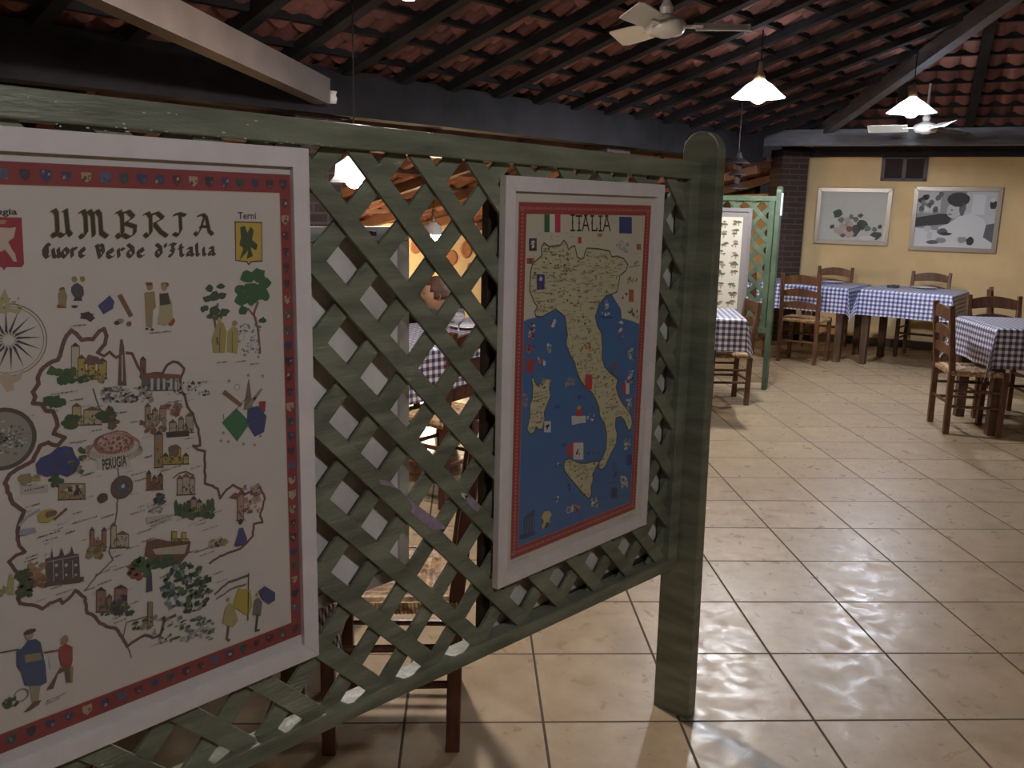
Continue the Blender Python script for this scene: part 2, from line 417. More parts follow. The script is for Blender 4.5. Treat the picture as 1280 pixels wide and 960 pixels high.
tag(o, 'small white porcelain knob fixed at the foot of the pale sloping brace', 'insulator')
# far annex tiled canopy (low eave)
def zC(y): return 2.12 - .22 * (y - 4.85)
mbc = MB()
for j in range(13):
    for i in range(46):
        x0 = 2.2 + i * .2; y0 = 4.9 + j * .28; base = len(mbc.v)
        for e in (0, 1):
            for kk in range(7):
                mbc.v.append((x0 + kk / 6 * .2, y0 + e * .3, zC(y0 + e * .28) - .05 * math.sin(PI * kk / 6) + (-.03 if e else .01))); mbc.uv[base + e * 7 + kk] = (i + .1 + .8 * kk / 6, j + .1 + .8 * e)
        for kk in range(6): mbc.f.append((base + kk, base + kk + 1, base + 8 + kk, base + 7 + kk)); mbc.mi.append(0)
struct('ceiling_annex', mbc, terra)
b = MB()
for j in range(0, 13, 2): y = 4.95 + j * .28; b.box(2.2, 11.4, y, y + .05, zC(y) - .10, zC(y) - .055)
for i in range(9): b.bar((2.6 + i, 4.9, zC(4.9) - .14), (2.6 + i, 8.4, zC(8.4) - .14), .07, .09)
struct('trim_11', b, mat('brown_timber', (.16, .075, .045), .6, noise=.3, nscale=5))

# small shuttered window at the head of the far wall
q0 = hit(1100, 226, WALL_P - W_N * .03, W_N); q1 = hit(1158, 226, WALL_P - W_N * .03, W_N); zt_ = 2.14
wi = empty('window_1', q0); wi['kind'] = 'structure'
L_ = (q1 - q0).length
mw = Matrix((W_R, W_N, Vector((0, 0, 1)))).transposed().to_4x4()
b = MB(); b.box(0, L_, 0, .03, 0, .03); b.box(0, L_, 0, .03, zt_ - q0.z - .03, zt_ - q0.z); b.box(0, .04, 0, .03, 0, zt_ - q0.z); b.box(L_ - .04, L_, 0, .03, 0, zt_ - q0.z); b.box(L_/2 - .02, L_/2 + .02, 0, .03, 0, zt_ - q0.z)
b.build('window_frame', mat('dark_red_wood', (.045, .018, .015), .5), wi, xf=mw)
b = MB(); b.box(.03, L_ - .03, .012, .022, .02, zt_ - q0.z - .02); b.build('pane', mat('dusty_pane', (.045, .03, .028), .9, spec=.1), wi, xf=mw)

# ------------------------------------------------------------------ trellis partitions
def make_trellis(name, x0, XR, slat_ends, label, gmat, sag=True, post_w=.13, detail=True, right_post=True, K0=None, D0=None, per=.1437, sw=.0365, group=None):
    """local frame: x along the partition, y away from the viewer side; XR = right end of post"""
    root = empty(name, (0, 0, 0), 0, label, 'trellis screen', group)
    px0, px1 = XR - .04, XR
    def post(xa, xb):
        b = MB(); c = 1.272; r = post_w / 2; pts = [(xa, c - r, 0), (xa, c + r, 0)]
        n = 14; zs = 1.655
        for k in range(n + 1):
            a = PI * k / n; pts.append((xa, c + r * math.cos(a), zs + .05 * math.sin(a)))
        b.prism(pts, (xb - xa, 0, 0))
        if sag and xa > 1:      # the old end post leans and narrows a little
            b.v = [(x + .006 - .023 * z / 1.6, 1.267 + .003 * z / 1.6 + (y - c) * (.94 - .12 * z / 1.6), z) for x, y, z in b.v]
        return b.build('post', gmat, root, bevel=.002)
    post(px0, px1); post(x0, x0 + .065)
    if sag: tz = lambda x: 1.6275 - .0066 * (x - 1.6); bz = lambda x: 1.5865 - .0088 * (x - 1.3); bt = lambda x: .540 - .033 * (x - 1.25); bb = lambda x: .499 - .033 * (x - 1.45)
    else: tz = lambda x: 1.626; bz = lambda x: 1.584; bt = lambda x: .53; bb = lambda x: .48
    xa, xb = x0 + .06, px0 - (.012 if sag else .002)
    yf, yb = 1.266, 1.312
    b = MB(); b.prism([(xa, yf, bz(xa)), (xb, yf, bz(xb)), (xb, yf, tz(xb)), (xa, yf, tz(xa))], (0, yb - yf, 0)); b.build('top_rail', gmat, root, bevel=.003)
    b = MB(); b.prism([(xa, yf, bb(xa)), (xb, yf, bb(xb)), (xb, yf, bt(xb)), (xa, yf, bt(xa))], (0, yb - yf, 0)); b.build('bottom_rail', gmat, root, bevel=.003)
    b = MB(); b.box(px0 - .058, px0 - .012, yf + .001, yb, bt(px0) - .003, bz(px0) + .003); b.box(x0 + .066, x0 + .11, yf + .001, yb, bt(x0), bz(x0)); b.build('stile', gmat, root, bevel=.002)
    # slats
    ztop = lambda x: bz(x) + .012; zbot = lambda x: bt(x) - .012
    xr = px0 - .03; xl = x0 + .08
    def slats(sign, base, y0, y1, rnd):
        b = MB(); k = -60
        while k < 60:
            K = base + k * per; k += 1
            # line: z = K - sign*x ; sign +1 -> "\" ; -1 -> "/"
            pts = []
            hw = sw / math.sqrt(2)
            jit = rnd.uniform(-.0015, .0015)
            # clip x range
            def xr_for(zf_top, zf_bot):
                xs = [x for x in [xl + i * .004 for i in range(int((xr - xl) / .004) + 1)] if zbot(x) <= K - sign * x <= ztop(x)]
                return (xs[0], xs[-1]) if len(xs) > 6 else None
            r = xr_for(0, 0)
            if not r: continue
            a = (r[0], K - sign * r[0] + jit); c = (r[1], K - sign * r[1] + jit)
            dx = Vector((c[0] - a[0], c[1] - a[1])).normalized(); nx = Vector((-dx.y, dx.x)) * (sw / 2)
            q = [(a[0] + nx.x, a[1] + nx.y), (c[0] + nx.x, c[1] + nx.y), (c[0] - nx.x, c[1] - nx.y), (a[0] - nx.x, a[1] - nx.y)]
            b.prism([(x, y0, z) for x, z in q], (0, y1 - y0, 0))
        return b
    rnd = random.Random(3)
    K0_ = 2.5297 + .0718 if K0 is None else K0; D0_ = .2597 + .0718 if D0 is None else D0
    fo = slats(1, K0_, 1.2785, 1.2865, rnd).build('lattice', gmat, root, bevel=.0008)
    bo = slats(-1, D0_, 1.287, 1.295, rnd).build('lattice', gmat, root, bevel=.0008)
    return root, fo
near, front_slats = make_trellis('trellis_partition', -.55, 2.210, None, 'worn green wooden trellis screen with rounded end post, holding the two large map posters', green)
# bare paint patches on the front slats (drawn from the pixel they show at)
def patch(pts, m, name, y=1.2778, par=None, t=.0006):
    b = MB(); b.prism([tuple(hit(x, yy, (0, y, 0), (0, 1, 0))) for x, yy in pts], (0, t, 0))
    o = b.build(name, m, par or near); return o
patch([(474,600),(485,601),(493,608),(501,613),(512,624),(521,631),(533,640),(545,648),(553,655),(558,661),(549,662),(538,661),(525,650),(513,640),(516,634),(513,628),(506,620),(498,612),(487,607),(476,606)], lilac, 'bare_patch')['label'] = 'long bare patch of lilac wood where green paint has flaked'
patch([(580,618),(586,621),(592,624),(597,630),(600,633),(597,640),(592,637),(585,630)], lilac, 'bare_patch')
for (x, y, w) in ((576, 616, 6),):
    patch([(x, y), (x + w, y + 1), (x + w + 3, y + 5), (x + w, y + 8), (x + 2, y + 5)], chip_highlight, 'chip_or_highlight')
rr = random.Random(5)
def rail_chips(y, n, x0, x1, zf, sz):
    b = MB()
    for _ in range(n):
        x = rr.uniform(x0, x1); z = zf(x); l = rr.uniform(.3, 1.2) * sz; h = rr.uniform(.2, .5) * sz * .5
        b.prism([(x, y, z), (x + l * .4, y, z - h * .6), (x + l, y, z - h * .3), (x + l * .8, y, z + h * .5), (x + l * .3, y, z + h * .7)], (0, .0006, 0))
    b.build('chip_or_highlight', chip_highlight, near)
rail_chips(1.2655, 26, .5, .95, lambda x: 1.592 + rr.uniform(-.004, .002), .006)
rail_chips(1.2655, 9, .45, .8, lambda x: 1.605 + rr.uniform(-.01, .02), .007)
b = MB(); c = 1.272
for k in range(4, 7):
    a = PI * k / 14
for (k0, k1) in ((8.9, 13.3), (1.6, 2.6)):
    pts = []
    for i in range(6):
        a = PI * (k0 + (k1 - k0) * i / 5) / 14; pts.append((2.1515, 1.27 + .82 * .0652 * math.cos(a), 1.6555 + .0503 * math.sin(a)))
    for i in range(5, -1, -1):
        a = PI * (k0 + (k1 - k0) * i / 5) / 14; pts.append((2.1515, 1.27 + .82 * .0632 * math.cos(a), 1.6535 + .048 * math.sin(a)))
    b.prism(pts, (.0004, 0, 0))
b.build('chip_or_highlight', chip_highlight, near)  # highlights painted as pale arcs along the rounded post head, not flaked paint

# far trellis
far, _f = make_trellis('trellis_partition', -2.4, 0, None, 'green trellis screen in the distance with a mushroom chart on it', green_far, sag=False, post_w=.10)
fp = hit(957, 488, (0, 0, 0), (0, 0, 1))
# local x -> W_R , local y -> W_N ; local post front at y=1.222
far.matrix_world = Matrix.Translation(fp) @ Matrix((W_R, W_N, Vector((0, 0, 1)))).transposed().to_4x4() @ Matrix.Translation((0, -1.222, 0))
b = MB(); b.box(.001, .012, 1.225, 1.27, 1.47, 1.65)
o = b.build('reflector', mat('reflective_white', (.8, .85, .85), .3), far)
o['label'] = 'white strip on the post side'

# ------------------------------------------------------------------ flat artwork
class Art:
    def __init__(s, yp, org=None, ux=None, nrm=None):
        s.mb = MB(); s.cols = []; s.layer = 0; s.cnt = 0; s.p0 = Vector((0, yp, 0)) if org is None else Vector(org)
        s.n = Vector((0, 1, 0)) if nrm is None else Vector(nrm); s.u = Vector((1, 0, 0)) if ux is None else Vector(ux)
    def mi(s, c):
        c = tuple(round(x, 3) for x in c)
        if c not in s.cols: s.cols.append(c)
        return s.cols.index(c)
    def P(s, x, y):
        q = hit(x, y, s.p0, s.n) - s.p0; return (q.dot(s.u), q.z)
    def up(s): s.layer += 1
    def raw(s, pts, c):
        s.cnt += 1; off = -.00003 * (s.layer + 1) - 1.8e-6 * (s.cnt % 14)
        v = [s.p0 + s.u * a + Vector((0, 0, b_)) + s.n * off for a, b_ in pts]
        s.mb.add(v, [tuple(range(len(v)))], s.mi(c))
    def poly(s, px, c): s.raw([s.P(*p) for p in px], c)
    def tri_poly(s, px, c):   # concave polygon, tessellated
        from mathutils.geometry import tessellate_polygon
        pts = [s.P(*p) for p in px]
        for t in tessellate_polygon([[Vector((a, b_, 0)) for a, b_ in pts]]): s.raw([pts[i] for i in t], c)
    def sline(s, pts, w, c):   # pts in sheet metres
        for i in range(len(pts) - 1):
            a, b_ = Vector(pts[i]), Vector(pts[i + 1]); d = b_ - a
            if d.length < 1e-6: continue
            d.normalize(); n = Vector((-d.y, d.x)) * (w / 2); a = a - d * w * .3; b_ = b_ + d * w * .3
            s.raw([a + n, b_ + n, b_ - n, a - n], c)
    def line(s, px, w, c): s.sline([s.P(*p) for p in px], w, c)
    def curve(s, px, w, c, jag=0, rnd=random):
        pts = [s.P(*p) for p in px]; out = [pts[0]]
        for i in range(len(pts) - 1):
            a, b_ = Vector(pts[i]), Vector(pts[i+1]); L = (b_ - a).length; n = max(1, int(L / .006))
            for k in range(1, n + 1):
                q = a.lerp(b_, k / n)
                if k < n and jag: q = q + Vector((rnd.uniform(-jag, jag), rnd.uniform(-jag, jag)))
                out.append(tuple(q))
        s.sline(out, w, c)
    def blob(s, x, y, rx, ry, c, n=10, jag=.25, rnd=random):   # radii in mm
        cx, cy = s.P(x, y); pts = []
        for k in range(n):
            a = 2 * PI * k / n; r = 1 + rnd.uniform(-jag, jag); pts.append((cx + rx * .001 * r * math.cos(a), cy + ry * .001 * r * math.sin(a)))
        s.raw(pts, c)
    def disc(s, x, y, r, c, n=28): s.blob(x, y, r, r, c, n, 0)
    def ring(s, x, y, r, w, c, n=28):
        cx, cy = s.P(x, y); s.sline([(cx + r*.001*math.cos(2*PI*k/n), cy + r*.001*math.sin(2*PI*k/n)) for k in range(n+1)], w*.001, c)
    def words(s, x, y, mm, c, rnd, tilt=.0, h=2.1):   # a little caption of tiny strokes
        cx, cy = s.P(x, y); t = -mm * .0005
        while t < mm * .0005:
            l = rnd.uniform(.0008, .002); hh = h * .001 * rnd.uniform(.5, 1)
            xx = cx + t; yy = cy + t * tilt
            s.raw([(xx, yy), (xx + l, yy), (xx + l, yy + hh), (xx, yy + hh)], c); t += l + rnd.choice((.0006, .0008, .002))
    def build(s, name, parent, rough=.7):
        ms = []
        for c in s.cols: ms.append(mat('print_%d_%d_%d' % tuple(int(q * 1000) for q in c), c, rough))
        return s.mb.build(name, ms, parent)
    def nib(s, strokes, x0, y0, sx, sy, c, nw=.2, thin=.05, ang=40):
        """broad-nib pen letters; strokes in a unit cell, drawn at sheet metres (x0,y0) size (sx,sy)"""
        nv = Vector((math.cos(math.radians(ang)) * nw * sy, math.sin(math.radians(ang)) * nw * sy)) * .5
        for st in strokes:
            for i in range(len(st) - 1):
                a = Vector((x0 + st[i][0] * sx, y0 + st[i][1] * sy)); b_ = Vector((x0 + st[i+1][0] * sx, y0 + st[i+1][1] * sy))
                s.raw([a - nv, a + nv, b_ + nv, b_ - nv], c); s.sline([a, b_], thin * sy, c)

def text_mesh(art, txt, x0, y0, x1, y1, c, bold=0):
    """place letters so that the text's box spans pixel (x0,y0) top-left to (x1,y1) bottom-right"""
    cu = bpy.data.curves.new('t', 'FONT'); cu.body = txt; cu.offset = bold; cu.resolution_u = 3
    o = bpy.data.objects.new('t', cu); col.objects.link(o); bpy.context.view_layer.update()
    dg = bpy.context.evaluated_depsgraph_get(); me = bpy.data.meshes.new_from_object(o.evaluated_get(dg))
    xs = [v.co.x for v in me.vertices]; ys = [v.co.y for v in me.vertices]
    a = art.P(x0, y0); b_ = art.P(x1, y1); X0, X1, Y0, Y1 = min(xs), max(xs), min(ys), max(ys)
    def mp(v): return (a[0] + (v.x - X0) / (X1 - X0) * (b_[0] - a[0]), b_[1] + (v.y - Y0) / (Y1 - Y0) * (a[1] - b_[1]))
    for p in me.polygons: art.raw([mp(me.vertices[i].co) for i in p.vertices], c)
    bpy.data.objects.remove(o); bpy.data.curves.remove(cu); bpy.data.meshes.remove(me)

STEM = [(0, .92), (.18, 1), (.3, .84), (.28, .16), (.12, .0), (0, .14)]
LET = {
 'U': [STEM, [(.28, .12), (.55, .02), (.82, .22)], [(.62, .92), (.8, 1), (.84, .2), (1, .05)]],
 'M': [[(0, .9), (.16, 1), (.24, .84), (.22, .16), (.08, 0), (0, .12)], [(.24, .84), (.38, 1), (.5, .84), (.5, .06)], [(.5, .84), (.66, 1), (.78, .84), (.78, .18), (1, .02)]],
 'B': [STEM, [(.28, .9), (.6, 1), (.86, .78), (.4, .55)], [(.4, .55), (.9, .42), (.86, .14), (.55, 0), (.28, .12)]],
 'R': [STEM, [(.28, .9), (.6, 1), (.86, .78), (.4, .55)], [(.45, .54), (.72, .2), (1, .02)]],
 'I': [[(.1, .94), (.5, 1), (.95, .92)], [(.55, 1), (.56, .25), (.35, .02), (.02, .12)]],
 'A': [[(.2, .92), (.5, 1), (.68, .84), (.8, .2), (1, .02)], [(.58, .92), (.34, .3), (.14, .0), (0, .14)], [(.3, .42), (.8, .42)]],
 'C': [[(.9, .85), (.5, 1), (.12, .7), (.12, .3), (.5, .0), (.95, .2)], [(.5, .9), (.5, .2)]],
 'V': [[(0, .9), (.25, 1), (.35, .5), (.5, .0)], [(.5, .0), (.9, .4), (.85, .9), (.55, 1)], [(.35, .6), (.8, .55)]],
 'J': [[(.1, .9), (.5, 1), (.95, .9)], [(.55, 1), (.56, .25), (.3, .0), (.02, .12)], [(.2, .5), (.8, .5)]],
 'u': [[(.1, .65), (.2, .1), (.55, .02), (.8, .2)], [(.8, .68), (.82, .1), (1, .02)]],
 'o': [[(.5, .68), (.12, .45), (.15, .15), (.5, .0), (.85, .25), (.85, .5), (.5, .68)]],
 'r': [[(.25, .65), (.3, .02)], [(.3, .5), (.6, .68), (.9, .58)]],
 'e': [[(.2, .38), (.8, .42), (.6, .68), (.2, .5), (.2, .15), (.5, .0), (.9, .12)]],
 'd': [[(.2, 1), (.75, .7), (.8, .2), (.5, 0), (.15, .2), (.2, .5), (.7, .55)]],
 "'": [[(.4, 1), (.5, .75)]],
 't': [[(.45, .95), (.45, .1), (.8, .02)], [(.15, .65), (.8, .65)]],
 'a': [[(.25, .62), (.7, .65), (.75, .1), (1, .02)], [(.7, .38), (.2, .3), (.2, .05), (.7, .12)]],
 'l': [[(.4, 1), (.42, .1), (.75, .02)]],
 'i': [[(.4, .65), (.42, .1), (.75, .02)], [(.4, .85), (.45, .88)]],
}
def frame_poster(name, xl, xr, z0, z1, yf, label, fw=.031, depth=.017, mould=None, mat_w=0, xf=None):
    root = empty(name, ((xl + xr) / 2, yf, z0), 0, label, 'framed poster')
    T = Matrix.Translation((-(xl + xr) / 2, -yf, -z0))
    mould = mould or white_frame
    b = MB()
    for pts in ([(xl, z0), (xr, z0), (xr - fw, z0 + fw), (xl + fw, z0 + fw)], [(xr, z0), (xr, z1), (xr - fw, z1 - fw), (xr - fw, z0 + fw)],
                [(xr, z1), (xl, z1), (xl + fw, z1 - fw), (xr - fw, z1 - fw)], [(xl, z1), (xl, z0), (xl + fw, z0 + fw), (xl + fw, z1 - fw)]):
        b.prism([(x, yf, z) for x, z in pts], (0, depth, 0))
    b.build('frame', mould, root, bevel=.0006, xf=T)
    b = MB(); b.add([(xl + fw - .004, yf + .006, z0 + fw - .004), (xr - fw + .004, yf + .006, z0 + fw - .004), (xr - fw + .004, yf + .006, z1 - fw + .004), (xl + fw - .004, yf + .006, z1 - fw + .004)], [(0, 1, 2, 3)])
    b.build('glass', glass, root, xf=T)
    b = MB(); b.box(xl + .004, xr - .004, yf + depth - .0045, yf + depth - .0005, z0 + .004, z1 - .004); b.build('backing', board, root, xf=T)
    return root, T

# ---- poster 1: the Umbria tea-towel map
Y1 = 1.262; YP1 = Y1 + .0095
def hy(x, y, Y): return hit(x, y, (0, Y, 0), (0, 1, 0))
P1R = hy(390.3, 400, Y1).x; P1T = hy(388.5, 186, Y1).z; P1B = hy(392, 822, Y1).z
P1L = P1R - .63
umb, T1m = frame_poster('framed_poster', P1L, P1R, P1B, P1T, Y1, 'large white framed souvenir map of Umbria at the left end of the green trellis')
A = Art(YP1)
paper = (.52, .475, .43)
A.raw([(P1L + .02, P1B + .02), (P1R - .02, P1B + .02), (P1R - .02, P1T - .02), (P1L + .02, P1T - .02)], (.55, .52, .50)); A.up()
rU, rU2 = A.P(362, 230)[0], A.P(345, 250)[0]
bt_ = A.P(358, 219)[1]; bti = A.P(340, 250)[1]; bb_ = A.P(367, 796)[1]; bbi = A.P(348, 786)[1]
xL = P1L + .045; xLi = xL + (rU - rU2)
bti = bt_ - .030; bbi = bb_ + .030; rUi = rU - .021; xLi = xL + .021
A.raw([(xL - .001, bb_ - .001), (rU + .001, bb_ - .001), (rU + .001, bt_ + .001), (xL - .001, bt_ + .001)], (.16, .08, .12)); A.up()
A.raw([(xL, bb_), (rU, bb_), (rU, bt_), (xL, bt_)], (.22, .035, .036)); A.up()
A.raw([(xLi - .0015, bbi - .0015), (rUi + .0015, bbi - .0015), (rUi + .0015, bti + .0015), (xLi - .0015, bti + .0015)], (.50, .38, .26)); A.up()
A.raw([(xLi, bbi), (rUi, bbi), (rUi, bti), (xLi, bti)], paper); A.up()
R1 = random.Random(11)
em = [(.04, .045, .12), (.035, .07, .06), (.36, .29, .20), (.07, .025, .04), (.36, .25, .17), (.03, .03, .04), (.08, .09, .15)]
def emblem(cx, cz):
    c = R1.choice(em); w, h = R1.uniform(.0055, .008), R1.uniform(.007, .010)
    A.raw([(cx - w, cz + h * .8), (cx + w, cz + h * .8), (cx + w * .9, cz - h * .3), (cx, cz - h), (cx - w * .9, cz - h * .3)], c)
    for _ in range(4):
        x, z = cx + R1.uniform(-w, w) * .7, cz + R1.uniform(-h, h) * .6; s_ = R1.uniform(.001, .003); c2 = R1.choice(em)
        A.raw([(x - s_, z - s_), (x + s_, z - s_ * .5), (x + s_ * .6, z + s_), (x - s_ * .4, z + s_)], c2)
x = rU - .012
k = 0
while x > xL + .01:
    emblem(x, (bt_ + bti) / 2); emblem(x, (bb_ + bbi) / 2); x -= .0262
z = bt_ - .045
while z > bb_ + .03: emblem((rU + rUi) / 2, z); emblem((xL + xLi) / 2, z); z -= .0262
A.up()
gold = (.30, .24, .09); dk = (.035, .028, .018)
def word(txt, box, c, nw, glow=None, ang=40, sp=.12):
    a = A.P(box[0], box[1]); b_ = A.P(box[2], box[3])
    n = sum(.55 if ch in " '" else (.8 if ch in 'il' else 1) for ch in txt); cw = (b_[0] - a[0]) / n; x = a[0]
    top = a[1]
    for ch in txt:
        w = cw * (.55 if ch in " '" else (.8 if ch in 'il' else 1))
        if ch != ' ': A.nib(LET[ch], x, b_[1], w * (1 - sp), top - b_[1], c, nw, ang=ang)
        x += w
for bx, ch in (((63, 262, 89, 296), 'U'), ((98, 263, 134, 297), 'M'), ((144, 264, 172, 297), 'B'), ((179, 266, 209, 296), 'R'), ((215, 267, 234, 295), 'I'), ((242, 268, 266, 294), 'A')):
    a = A.P(bx[0], bx[1]); b_ = A.P(bx[2], bx[3])
    A.nib(LET[ch], a[0], b_[1], b_[0] - a[0], a[1] - b_[1], gold, .27)
A.up()
for bx, ch in (((63, 262, 89, 296), 'U'), ((98, 263, 134, 297), 'M'), ((144, 264, 172, 297), 'B'), ((179, 266, 209, 296), 'R'), ((215, 267, 234, 295), 'I'), ((242, 268, 266, 294), 'A')):
    a = A.P(bx[0], bx[1]); b_ = A.P(bx[2], bx[3])
    A.nib(LET[ch], a[0], b_[1], b_[0] - a[0], a[1] - b_[1], dk, .20)
A.up()
word('Cuore', (53, 305, 109, 321), (.05, .035, .03), .36); word('Verde', (118, 306, 183, 321), (.05, .035, .03), .36); word("d'Jtalia", (193, 305, 270, 319), (.05, .035, .03), .36)
text_mesh(A, 'Terni', 297, 265, 320, 274, dk, .02)
text_mesh(A, 'Perugia', -30, 260, 22, 271, dk, .03)
# shields
A.up(); A.tri_poly([(-34, 270), (27, 272), (30, 330), (27, 334), (8, 334), (5, 338), (2, 334), (-32, 334)], (.28, .025, .045)); A.up()
A.tri_poly([(-5, 284), (12, 285), (20, 284), (17, 297), (10, 302), (15, 312), (19, 318), (21, 327), (17, 327), (11, 318), (6, 312), (-2, 316), (-6, 305), (-10, 295)], (.48, .38, .30))
A.poly([(-3, 275), (8, 275), (6, 280), (-1, 280)], (.32, .22, .10))
A.tri_poly([(293, 276.5), (327.5, 277.5), (328, 327), (314, 328), (311, 332), (308, 328), (294, 326)], (.04, .03, .02)); A.up()
A.tri_poly([(294.5, 278), (326.5, 279), (327, 325.5), (313, 326.5), (311, 330), (309, 326.5), (295, 325)], (.46, .31, .06)); A.up()
A.tri_poly([(300, 284), (306, 282), (309, 291), (313, 283), (317, 288), (315, 300), (322, 306), (320, 313), (313, 309), (316, 320), (308, 324), (310, 313), (303, 321), (299, 326), (304, 310), (299, 306), (301, 297)], (.035, .07, .035))
# map outline
A.up()
brown = (.13, .065, .05)
top = [(22,674),(23,657),(30,639),(16,629),(6,604),(12,593),(22,586),(41,576),(50,557),(60,553),(72,557),(81,547),(67,542),(72,532),(70,523),(66,514),(57,513),(52,505),(41,504),(44,496),(41,490),(48,480),(47,472),(51,463),(60,455),(72,450),(78,432),(83,420),(89,413),(95,417),(102,425),(116,424),(124,414),(130,411),(133,420),(131,430),(122,441)]
top2 = [(122,441),(130,445),(137,440),(145,447),(152,443)]
top3 = [(158,441),(165,442),(170,453),(176,464),(180,468),(203,467),(209,456),(216,452),(222,453),(230,461),(225,475),(226,488),(231,495),(234,508),(241,517),(244,528),(248,536),(250,557),(241,557),(247,562),(256,564),(256,604),(265,607),(272,611),(275,623),(283,612),(291,606),(300,611),(306,618),(318,612),(325,609),(331,623),(325,645),(328,653),(317,655),(316,670),(300,686),(288,690),(275,695),(262,704)]
bot = [(219,769),(205,776),(200,794),(191,797),(181,794),(170,800),(159,808),(153,797),(144,785),(133,783),(125,779),(115,768),(109,766),(106,747),(94,738),(86,748),(78,754),(75,749),(62,754),(53,761),(40,756),(25,754),(22,748),(25,735),(27,722),(18,712),(11,702),(20,694),(31,690),(24,682),(22,674)]
for q, wd in ((top, .0058), (top2, .004), (top3, .0042), (bot, .0050)): A.curve(q, wd, brown, .0009, R1)
A.curve([(159,808),(162,815),(164,822)], .002, brown, .0005, R1)
for q in ([(116,486),(124,510),(133,520),(142,536)], [(147,580),(148,600),(146,640),(143,660),(136,690),(141,700),(120,720),(106,738)], [(153,797),(158,778),(190,768)]): A.curve(q, .0022, (.14, .12, .10), .0006, R1)
A.up()
# compass rose
A.ring(10.5, 425, 48, 1.6, (.22, .18, .11)); A.ring(10.5, 425, 44, 1, (.22, .18, .11))
cx, cz = A.P(10.5, 425)
for kk in range(16):
    a = 2 * PI * kk / 16; r = .043; w = .0045
    A.raw([(cx + r * math.cos(a), cz + r * math.sin(a)), (cx + .012 * math.cos(a + .3), cz + .012 * math.sin(a + .3)), (cx + .008 * math.cos(a), cz + .008 * math.sin(a))], (.05, .05, .06))
A.disc(10.5, 425, 9, (.36, .33, .27)); A.up(); A.disc(10.5, 425, 7, paper)
A.tri_poly([(-4,386),(0,372),(6,360),(10,371),(14,386),(27,386),(24,393),(12,390),(5,392),(-6,390)], (.36, .32, .18))
A.tri_poly([(-8,470),(8,466),(18,470),(30,462),(26,474),(16,480),(18,488),(8,490),(0,478)], (.42, .33, .24))
for _ in range(26): A.blob(R1.uniform(-6, 28), R1.uniform(372, 392), 1.5, 1.2, R1.choice(((.16, .12, .07), (.5, .45, .3), (.22, .16, .08))), 6, .3, R1)
# fountain seal
A.disc(3, 549, 43, (.09, .075, .06), 30); A.up(); A.disc(3, 549, 37, (.25, .235, .20), 30); A.up()
for _ in range(150):
    a = R1.uniform(0, 2*PI); r = R1.uniform(0, 30) ** 1
    A.blob(3 + r * math.cos(a), 549 + r * math.sin(a) * .75, R1.uniform(1, 3.4), R1.uniform(.8, 2.4), R1.choice(((.06, .06, .06), (.42, .40, .36), (.16, .13, .10), (.10, .13, .12))), 6, .4, R1)
# figures, crafts, trees
def cluster(x0, y0, x1, y1, n, cols, s0, s1, j=.4):
    for _ in range(int(n * 1.4)): A.blob(R1.uniform(x0, x1), R1.uniform(y0, y1), R1.uniform(s0, s1) * 1.3, R1.uniform(s0, s1) * 1.05, R1.choice(cols), 7, j, R1)
D_ = (.05, .04, .04); OL = (.24, .19, .10); GR = (.04, .085, .04); BR = (.17, .08, .055); YL = (.34, .27, .07); BL = (.05, .055, .16); RD = (.25, .05, .045)
A.up()
A.blob(97, 364, 9, 11, (.06, .07, .07), 12, .1, R1); A.blob(93, 349, 4, 4.5, OL, 8, .1, R1); A.blob(103, 349, 4, 4.5, OL, 8, .1, R1); A.poly([(91, 376), (103, 376), (101, 371), (94, 371)], D_)
A.tri_poly([(73,378),(72,368),(75,362),(81,362),(84,370),(82,385),(72,385)], OL); A.blob(77, 362, 4, 4, BR, 8, .2, R1); A.poly([(71, 381), (82, 380), (83, 385), (71, 385)], BR)
A.blob(108, 394, 9, 5, D_, 10, .35, R1); A.blob(112, 398, 6, 5, D_, 9, .3, R1); A.blob(93, 383, 5, 2, D_, 8, .3, R1)
A.poly([(122, 382), (137, 369), (143, 377), (141, 386), (129, 393)], BL); A.line([(150, 370), (163, 394)], .007, BR); A.blob(150, 402, 5, 4, OL, 8, .3, R1); A.blob(146, 404, 4, 3.6, D_, 8, .3, R1); A.blob(161, 405, 4.5, 4, BR, 6, .2, R1)
# couple
A.tri_poly([(180,366),(193,364),(195,384),(191,388),(190,411),(182,408),(181,385)], (.26, .20, .10)); A.tri_poly([(182,365),(193,366),(193,379),(182,378)], (.05, .05, .07)); A.blob(187, 358, 5, 6, (.30, .18, .12), 10, .1, R1); A.blob(186, 355, 6, 3, (.12, .05, .04), 8, .2, R1)
A.tri_poly([(199,368),(209,366),(215,378),(216,398),(207,408),(196,405),(199,388)], (.33, .29, .17)); A.tri_poly([(199,367),(210,366),(213,380),(200,382)], (.06, .05, .04)); A.blob(205, 359, 5, 6, (.32, .20, .14), 10, .1, R1); A.blob(206, 356, 6.5, 4, (.15, .06, .05), 8, .2, R1)
A.blob(213, 401, 7, 7, RD, 10, .15, R1); A.blob(183, 411, 3, 2, D_, 7, .2, R1); A.blob(190, 412, 3, 2, D_, 7, .2, R1)
